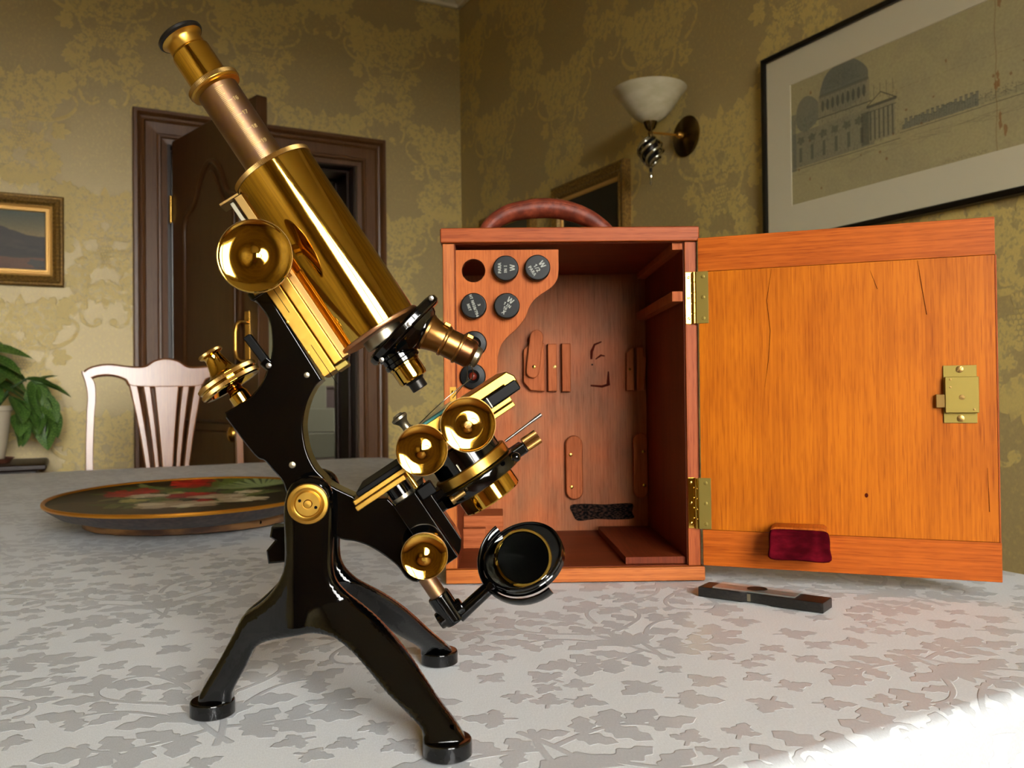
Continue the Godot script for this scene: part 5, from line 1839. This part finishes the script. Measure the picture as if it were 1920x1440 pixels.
func build_plant() -> void:
	# low dark cabinet against the far wall
	var c := thing("side_cabinet", "dark low side cabinet against the far wall, under the potted plant", "cabinet", at(-0.40, 0, -3.62))
	obj("top", Acc.new().box(Vector3(-0.5, 0.682, -0.195), Vector3(0.345, 0.704, 0.20), 0.006).mesh(), M.dark_oak, c)
	obj("body", Acc.new().box(Vector3(-0.47, 0.05, -0.19), Vector3(0.315, 0.682, 0.17), 0.004).mesh(), M.dark_oak, c)
	for s in 2:
		var d := obj("drawer", Acc.new().box(Vector3(-0.45 + 0.385 * s, 0.53, 0.17), Vector3(-0.08 + 0.385 * s, 0.66, 0.178), 0.003).mesh(), M.dark_oak, c)
		obj("knob", Acc.new().lathe(pts([0, 0, 0.006, 0, 0.005, 0.012, 0.013, 0.018, 0.011, 0.027, 0, 0.029]), 16).mesh(), M.lever_brass, d, Transform3D(facing(), Vector3(-0.265 + 0.385 * s, 0.595, 0.178)))
	var px := -0.262
	var pz := -3.60
	var sc := thing("saucer", "shallow brown terracotta saucer under the cream plant pot", "saucer", at(px, 0.704, pz))
	obj("dish", Acc.new().lathe(pts([0, 0, 0.085, 0, 0.098, 0.016, 0.103, 0.018, 0.094, 0.013, 0.08, 0.007, 0, 0.007]), 40).mesh(), M.terracotta, sc)
	var p := thing("potted_plant", "potted dumb cane with mottled green leaves in a cream pot at the left edge", "plant", at(px, 0.7125, pz))
	obj("pot", Acc.new().lathe(pts([0, 0, 0.064, 0, 0.07, 0.006, 0.080, 0.06, 0.090, 0.15, 0.092, 0.178, 0.098, 0.18, 0.099, 0.195, 0.096, 0.198, 0.089, 0.196, 0.086, 0.17]), 48).mesh(), M.cream_pot, p)
	obj("soil", Acc.new().lathe(pts([0.088, 0.172, 0.05, 0.18, 0, 0.182]), 24).mesh(), M.soil, p)
	var rng := RandomNumberGenerator.new()
	rng.seed = 5
	var big := leaf_mesh(0.175, 0.048, 0.03, 0.3)
	var mid := leaf_mesh(0.12, 0.037, 0.025, 0.3)
	var small := leaf_mesh(0.085, 0.031, 0.02, 0.25)
	# canes and the leaves they carry: [cane points], then [along, heading, pitch, which]
	var canes := [
		[[Vector3(0, 0.18, 0), Vector3(0.01, 0.28, 0.01), Vector3(0.0, 0.40, 0.0)], [[1.0, 95.0, -2.0, 0], [0.92, 60.0, -18.0, 0], [0.95, 170.0, 30.0, 0], [0.9, 250.0, 15.0, 0], [0.8, 80.0, -30.0, 0], [0.7, 20.0, -10.0, 0], [0.75, 130.0, -8.0, 0], [0.6, 300.0, -5.0, 0], [0.55, 45.0, -35.0, 1], [0.6, 100.0, -22.0, 0]]],
		[[Vector3(0.03, 0.18, 0.02), Vector3(0.09, 0.26, 0.03), Vector3(0.15, 0.30, 0.03), Vector3(0.19, 0.25, 0.03), Vector3(0.20, 0.16, 0.03)], [[0.45, 85.0, -8.0, 1], [0.6, 95.0, 30.0, 2], [0.62, 80.0, -12.0, 1], [0.7, 95.0, -50.0, 2], [0.75, 60.0, -72.0, 1], [0.8, 120.0, -66.0, 2], [0.85, 80.0, -60.0, 2], [0.9, 40.0, -80.0, 1], [0.95, 140.0, -78.0, 2], [1.0, 90.0, -74.0, 2], [1.0, 10.0, -80.0, 1], [0.66, 20.0, -60.0, 1], [0.55, 40.0, -62.0, 1]]],
		[[Vector3(0.04, 0.18, 0.04), Vector3(0.085, 0.24, 0.06), Vector3(0.11, 0.22, 0.07), Vector3(0.12, 0.14, 0.07)], [[0.6, 80.0, -40.0, 1], [0.8, 60.0, -65.0, 1], [1.0, 90.0, -75.0, 2], [0.9, 30.0, -70.0, 1], [1.0, 140.0, -70.0, 2]]],
		[[Vector3(-0.03, 0.18, 0.02), Vector3(-0.08, 0.30, 0.02), Vector3(-0.12, 0.36, 0.0)], [[1.0, 270.0, 5.0, 0], [0.9, 200.0, 0.0, 0], [0.9, 330.0, 0.0, 0], [0.7, 280.0, -20.0, 1], [0.7, 20.0, -10.0, 0]]]]
	for k in 16:
		canes[1][1].append([rng.randf_range(0.5, 1.0), rng.randf_range(-40.0, 150.0), rng.randf_range(-80.0, -45.0), 1 + k % 2])
	for k in 7:
		canes[2][1].append([rng.randf_range(0.4, 1.0), rng.randf_range(0.0, 150.0), rng.randf_range(-75.0, -30.0), 1 + k % 2])
	for k in 8:
		canes[0][1].append([rng.randf_range(0.4, 0.9), rng.randf_range(0.0, 360.0), rng.randf_range(-35.0, 5.0), k % 2])
	for cn in canes:
		var path: Array = cn[0]
		obj("stem", Acc.new().tube(path, [0.006, 0.005, 0.004], 8).mesh(), M.stem_green, p)
		for l in cn[1]:
			var s: float = l[0] * (path.size() - 1)
			var i := mini(int(s), path.size() - 2)
			var w: Vector3 = (path[i] as Vector3).lerp(path[i + 1], s - i)
			var b := Basis(Vector3.UP, deg_to_rad(l[1])) * Basis(Vector3.RIGHT, -deg_to_rad(l[2])) * Basis(Vector3.BACK, rng.randf_range(-0.5, 0.5))
			obj("leaf", [big, mid, small][l[3]], M.mottled_leaf, p, Transform3D(b.scaled(Vector3.ONE * rng.randf_range(0.9, 1.1)), w))


func picture_plane(w: float, h: float) -> ArrayMesh:
	var a := Acc.new()
	a.quad(Vector3(-w / 2, -h / 2, 0), Vector3(w / 2, -h / 2, 0), Vector3(w / 2, h / 2, 0), Vector3(-w / 2, h / 2, 0), Vector3.BACK, Vector3.BACK, Vector3.BACK, Vector3.BACK, Vector2(0, 1), Vector2(1, 1), Vector2(1, 0), Vector2(0, 0))
	a.box(Vector3(-w / 2, -h / 2, -0.004), Vector3(w / 2, h / 2, -0.0002))
	return a.mesh()


func build_pictures() -> void:
	# small gilt-framed mountain landscape on the far wall
	var la := Art.new(384, 256, Color(0.34, 0.36, 0.25))
	for y in 256:
		for x in 384:
			var f := clampf(y / 120.0, 0, 1)
			la.im.set_pixel(x, y, Color(0.25, 0.29, 0.23).lerp(Color(0.56, 0.47, 0.28), f))
	var r := la.rng
	for q in [[40, 150, 90, 60], [140, 140, 110, 66], [215, 125, 80, 52], [290, 146, 100, 54], [360, 150, 90, 46]]:
		la.blob(q[0], q[1], q[2], q[3], 0.1, Color(0.20, 0.17, 0.14), 0.95, 0.12)
	la.rect(0, 150, 384, 256, Color(0.17, 0.145, 0.115), 0.92)
	for i in 60:
		la.blob(r.randf() * 384, 120 + r.randf() * 60, 26, 7, r.randf() - 0.5, Color(0.26, 0.215, 0.18), 0.25)
	la.blob(250, 232, 130, 28, -0.1, Color(0.40, 0.24, 0.13), 0.9)
	la.blob(160, 250, 140, 26, 0.05, Color(0.36, 0.21, 0.12), 0.9)
	la.blob(352, 226, 26, 16, 0.2, Color(0.22, 0.21, 0.19), 0.9)
	la.grain(0.12, 1.5, 4.0)
	var lm := mat("landscape_canvas", Color(1, 1, 1), 0.5)
	lm.albedo_texture = tex(la.im)
	var p1 := thing("landscape_painting", "small mountain landscape painting in a gilt frame hanging above the potted plant", "painting", at(-0.27, 1.552, -3.82))
	var prof1 := pts([0, 0, 0, 0.020, 0.006, 0.026, 0.012, 0.025, 0.018, 0.030, 0.028, 0.026, 0.036, 0.018, 0.041, 0.016])
	obj("frame", Acc.new().frame(0.545, 0.356, prof1).mesh(), M.antique_gilt, p1)
	obj("inner_slip", Acc.new().frame(0.545 - 0.08, 0.356 - 0.08, pts([0, 0.010, 0.001, 0.018, 0.007, 0.020, 0.010, 0.014, 0.013, 0.014, 0.016, 0.017, 0.022, 0.017, 0.026, 0.008])).mesh(), M.bright_gilt, p1)
	obj("canvas", picture_plane(0.42, 0.23), lm, p1, at(0, 0, 0.009))
	# long framed panorama drawing on the right wall
	var d := Art.new(1280, 400, Color(0.66, 0.62, 0.46))
	r = d.rng
	for i in 160:
		d.blob(r.randf() * 1280, r.randf() * 400, 20 + r.randf() * 60, 12 + r.randf() * 30, r.randf() * 3, Color(0.70, 0.65, 0.47) if i % 2 else Color(0.60, 0.57, 0.44), 0.16)
	var ink := Color(0.20, 0.20, 0.17)
	var wash := Color(0.36, 0.38, 0.36)
	var pale := Color(0.56, 0.54, 0.43)
	# left flank, body of the church, drum, dome, small dome behind
	d.rect(0, 110, 22, 285, wash, 0.45)
	d.blob(66, 120, 46, 52, 0, wash, 0.55, 0.05)
	d.rect(10, 170, 300, 276, wash, 0.42)
	d.rect(108, 84, 280, 176, pale, 0.75)
	d.blob(198, 78, 84, 70, 0, wash, 0.72, 0.02)
	d.rect(110, 84, 286, 150, pale, 0.72)
	d.rect(112, 82, 284, 90, ink, 0.3)
	for i in 9:
		d.blob(124 + i * 18, 116, 5.5, 17, 0, ink, 0.5, 0.05)
		d.line(115 + i * 18, 90, 115 + i * 18, 146, ink, 0.4)
	d.line(105, 148, 292, 152, ink, 0.6, 3)
	for i in 90:
		var q := r.randf() * TAU
		d.line(198 + cos(q) * r.randf() * 78, 20 + r.randf() * 55, 198 + cos(q) * r.randf() * 78, 30 + r.randf() * 50, ink, 0.14)
	d.line(198, 0, 198, 14, ink, 0.6, 3)
	for i in 6:
		d.blob(40 + i * 42, 196, 13, 11, 0, ink, 0.32, 0.2)
		d.rect(34 + i * 44, 218, 44 + i * 44, 262, ink, 0.38)
	# temple front
	d.rect(280, 166, 366, 268, pale, 0.8)
	d.line(276, 166, 322, 136, ink, 0.7, 3)
	d.line(322, 136, 370, 166, ink, 0.7, 3)
	d.rect(276, 164, 372, 172, ink, 0.55)
	d.line(276, 182, 370, 182, ink, 0.6, 2)
	for i in 6:
		d.rect(286 + i * 14, 184, 291 + i * 14, 264, ink, 0.5)
	d.rect(258, 180, 284, 272, ink, 0.4)
	for i in 4:
		d.line(300 + i * 20, 112, 300 + i * 20, 150, ink, 0.5, 2)
	# houses along the water, running off to the right
	for i in 30:
		var x := 388 + i * 7.0
		var up := 6 + 10 * absf(sin(i * 1.7)) + i * 0.25
		d.rect(x, 258 - up * 1.5, x + 8, 262, wash, 0.55)
		d.line(x, 258 - up * 1.5, x + 8, 258 - up * 1.5 + r.randf() * 3, ink, 0.7)
	for i in 110:
		var x := 590 + i * 6.3
		var up := 5 + 12 * absf(sin(i * 0.9)) * absf(sin(i * 0.23)) + r.randf() * 4
		d.rect(x, 256 - up, x + 6, 260, wash, 0.16)
		d.line(x, 256 - up, x + 6, 256 - up + r.randf() * 2, ink, 0.5)
		if i % 4 == 0:
			d.line(x, 256 - up - 8, x, 258, ink, 0.45)
	for i in 700:
		var x := r.randf() * 380
		var y := 120 + r.randf() * 156
		d.line(x, y, x + r.randf() * 8 - 4, y + r.randf() * 14 - 4, ink, 0.32)
	for i in 900:
		var x := 380 + r.randf() * 890
		var y := 232 + r.randf() * 32
		d.line(x, y, x + r.randf() * 7 - 3, y + r.randf() * 6 - 2, ink, 0.36)
	d.line(0, 280, 380, 282, ink, 0.55, 2)
	d.line(380, 268, 1280, 264, ink, 0.5, 2)
	for i in 70:
		var x := r.randf() * 1200
		d.line(x, 284 + r.randf() * 26, x + 30 + r.randf() * 60, 286 + r.randf() * 20, ink, 0.22)
	for i in 30:
		d.line(500 + i * 4.0, 378 + sin(i * 1.3) * 4, 503 + i * 4.0, 378 + sin(i * 2.1) * 4, ink, 0.4)
	for x in [642.0, 1010.0]:
		for j in 400:
			d.mix(int(x + sin(j * 0.05) * 1.5), j, Color(0.42, 0.30, 0.14), 0.55)
			d.mix(int(x + 1 + sin(j * 0.05) * 1.5), j, Color(0.45, 0.34, 0.18), 0.35)
	for i in 1280:
		if sin(i * 0.31) > -0.4:
			d.mix(i, int(150 + sin(i * 0.01) * 2), Color(0.42, 0.34, 0.2), 0.4)
	for i in 50:
		d.blob(r.randf() * 1280, r.randf() * 400, 1.5 + r.randf() * 3, 1.5 + r.randf() * 4, 0, Color(0.44, 0.28, 0.12), 0.5)
	for i in 7:
		d.blob(640 + r.randf() * 24, r.randf() * 400, 3 + r.randf() * 3, 8 + r.randf() * 8, 0, Color(0.50, 0.30, 0.12), 0.55)
	d.grain(0.06, 2.0, 2.0)
	var dm := mat("panorama_print", Color(1, 1, 1), 0.6)
	dm.albedo_texture = tex(d.im)
	var rot := yaw(-90)
	var cz := -1.0985
	var p2 := thing("framed_panorama", "long black-framed print of a domed waterfront city with a wide pale mount", "print", at(1.735, 1.588, cz, rot))
	obj("frame", Acc.new().frame(1.325, 0.522, pts([0, 0, 0, 0.022, 0.003, 0.024, 0.011, 0.024, 0.014, 0.022, 0.014, 0.012])).mesh(), M.black_frame, p2)
	obj("mount", Acc.new().frame(1.325 - 0.024, 0.522 - 0.024, pts([0, 0.002, 0, 0.0135, 0.0875, 0.0135, 0.0885, 0.0125, 0.0885, 0.002])).mesh(), M.picture_mount, p2)
	obj("print", picture_plane(1.13, 0.346), dm, p2, at(0, 0, 0.0122))
	# two gilt-framed pictures farther along the same wall
	var prof := pts([0, 0, 0, 0.026, 0.008, 0.032, 0.014, 0.030, 0.03, 0.024, 0.036, 0.028, 0.042, 0.026, 0.05, 0.012])
	var lbl := ["gilt-framed dark picture on the right wall, between the lamp and the one nearer the corner", "gilt-framed dark picture on the right wall, nearest the room corner"]
	for i in 2:
		var g := thing("gilt_picture", lbl[i], "picture", at(1.735, 1.49, [-2.655, -3.315][i], rot), "gilt-framed pictures by the room corner")
		obj("frame", Acc.new().frame(0.50, 0.50, prof).mesh(), M.antique_gilt, g)
		obj("inner_slip", Acc.new().frame(0.404, 0.404, pts([0, 0.008, 0.001, 0.016, 0.012, 0.014, 0.016, 0.008])).mesh(), M.bright_gilt, g)
		obj("canvas", picture_plane(0.376, 0.376), M.dark_canvas, g, at(0, 0, 0.009))


func build_sconce() -> void:
	# alabaster-shaded wall light on a brass rose
	var s := thing("wall_light", "wall lamp with an upturned alabaster glass shade and a twisted crystal drop", "wall lamp", at(1.735, 1.735, -2.105))
	var m: Material = M.sconce_metal
	var toroom := Basis(Vector3(0, 1, 0), Vector3(-1, 0, 0), Vector3(0, 0, 1))
	obj("wall_rose", Acc.new().lathe(pts([0, 0, 0.062, 0, 0.064, 0.004, 0.058, 0.010, 0.03, 0.017, 0.016, 0.02, 0, 0.021]), 48).mesh(), m, s, Transform3D(toroom, Vector3.ZERO))
	var c := Vector3(-0.125, 0, -0.022)
	obj("arm", Acc.new().tube([Vector3(-0.01, 0, 0), Vector3(-0.06, 0.002, -0.011), c + Vector3(0, 0.002, 0)], [0.0042], 12).mesh(), M.lever_brass, s)
	obj("arm_ferrule", Acc.new().lathe(pts([0, 0.016, 0.011, 0.016, 0.009, 0.026, 0.011, 0.03, 0.007, 0.04, 0, 0.042]), 20).mesh(), M.lever_brass, s, Transform3D(toroom, Vector3.ZERO))
	obj("cup", Acc.new().lathe(pts([0, -0.012, 0.007, -0.012, 0.008, 0.0, 0.006, 0.006, 0.014, 0.014, 0.021, 0.03, 0.022, 0.036, 0, 0.036]), 32).mesh(), m, s, at(c.x, 0, c.z))
	obj("shade", Acc.new().lathe(pts([0.018, 0.033, 0.032, 0.038, 0.050, 0.050, 0.068, 0.070, 0.084, 0.094, 0.099, 0.116, 0.112, 0.132, 0.113, 0.135, 0.109, 0.134, 0.096, 0.118, 0.080, 0.096, 0.064, 0.073, 0.047, 0.054, 0.03, 0.042]), 64).mesh(), M.alabaster_glass, s, at(c.x, 0, c.z))
	# twisted cage of crystal beads with a pointed drop
	var core := Acc.new()
	core.lathe(pts([0, -0.135, 0.004, -0.125, 0.006, -0.10, 0.010, -0.092, 0.022, -0.072, 0.027, -0.05, 0.022, -0.028, 0.007, -0.014, 0, -0.012]), 10)
	obj("drop_core", core.mesh(), M.gunmetal, s, at(c.x, 0, c.z))
	for k in 6:
		var p := []
		for i in 15:
			var f := i / 14.0
			var a := TAU * (k / 6.0 + f * 0.55)
			var rr := 0.006 + 0.032 * pow(sin(PI * pow(f, 0.85)), 0.9)
			p.append(c + Vector3(cos(a) * rr, -0.014 - 0.088 * f, sin(a) * rr))
		obj("twisted_strand", Acc.new().tube(p, [0.0056], 5).mesh(), M.crystal, s)
	obj("finial", Acc.new().lathe(pts([0, -0.165, 0.003, -0.162, 0.0045, -0.156, 0.002, -0.150, 0.004, -0.142, 0.006, -0.128, 0.003, -0.118, 0.006, -0.106, 0.004, -0.10, 0, -0.098]), 12).mesh(), M.crystal, s, at(c.x, 0, c.z))
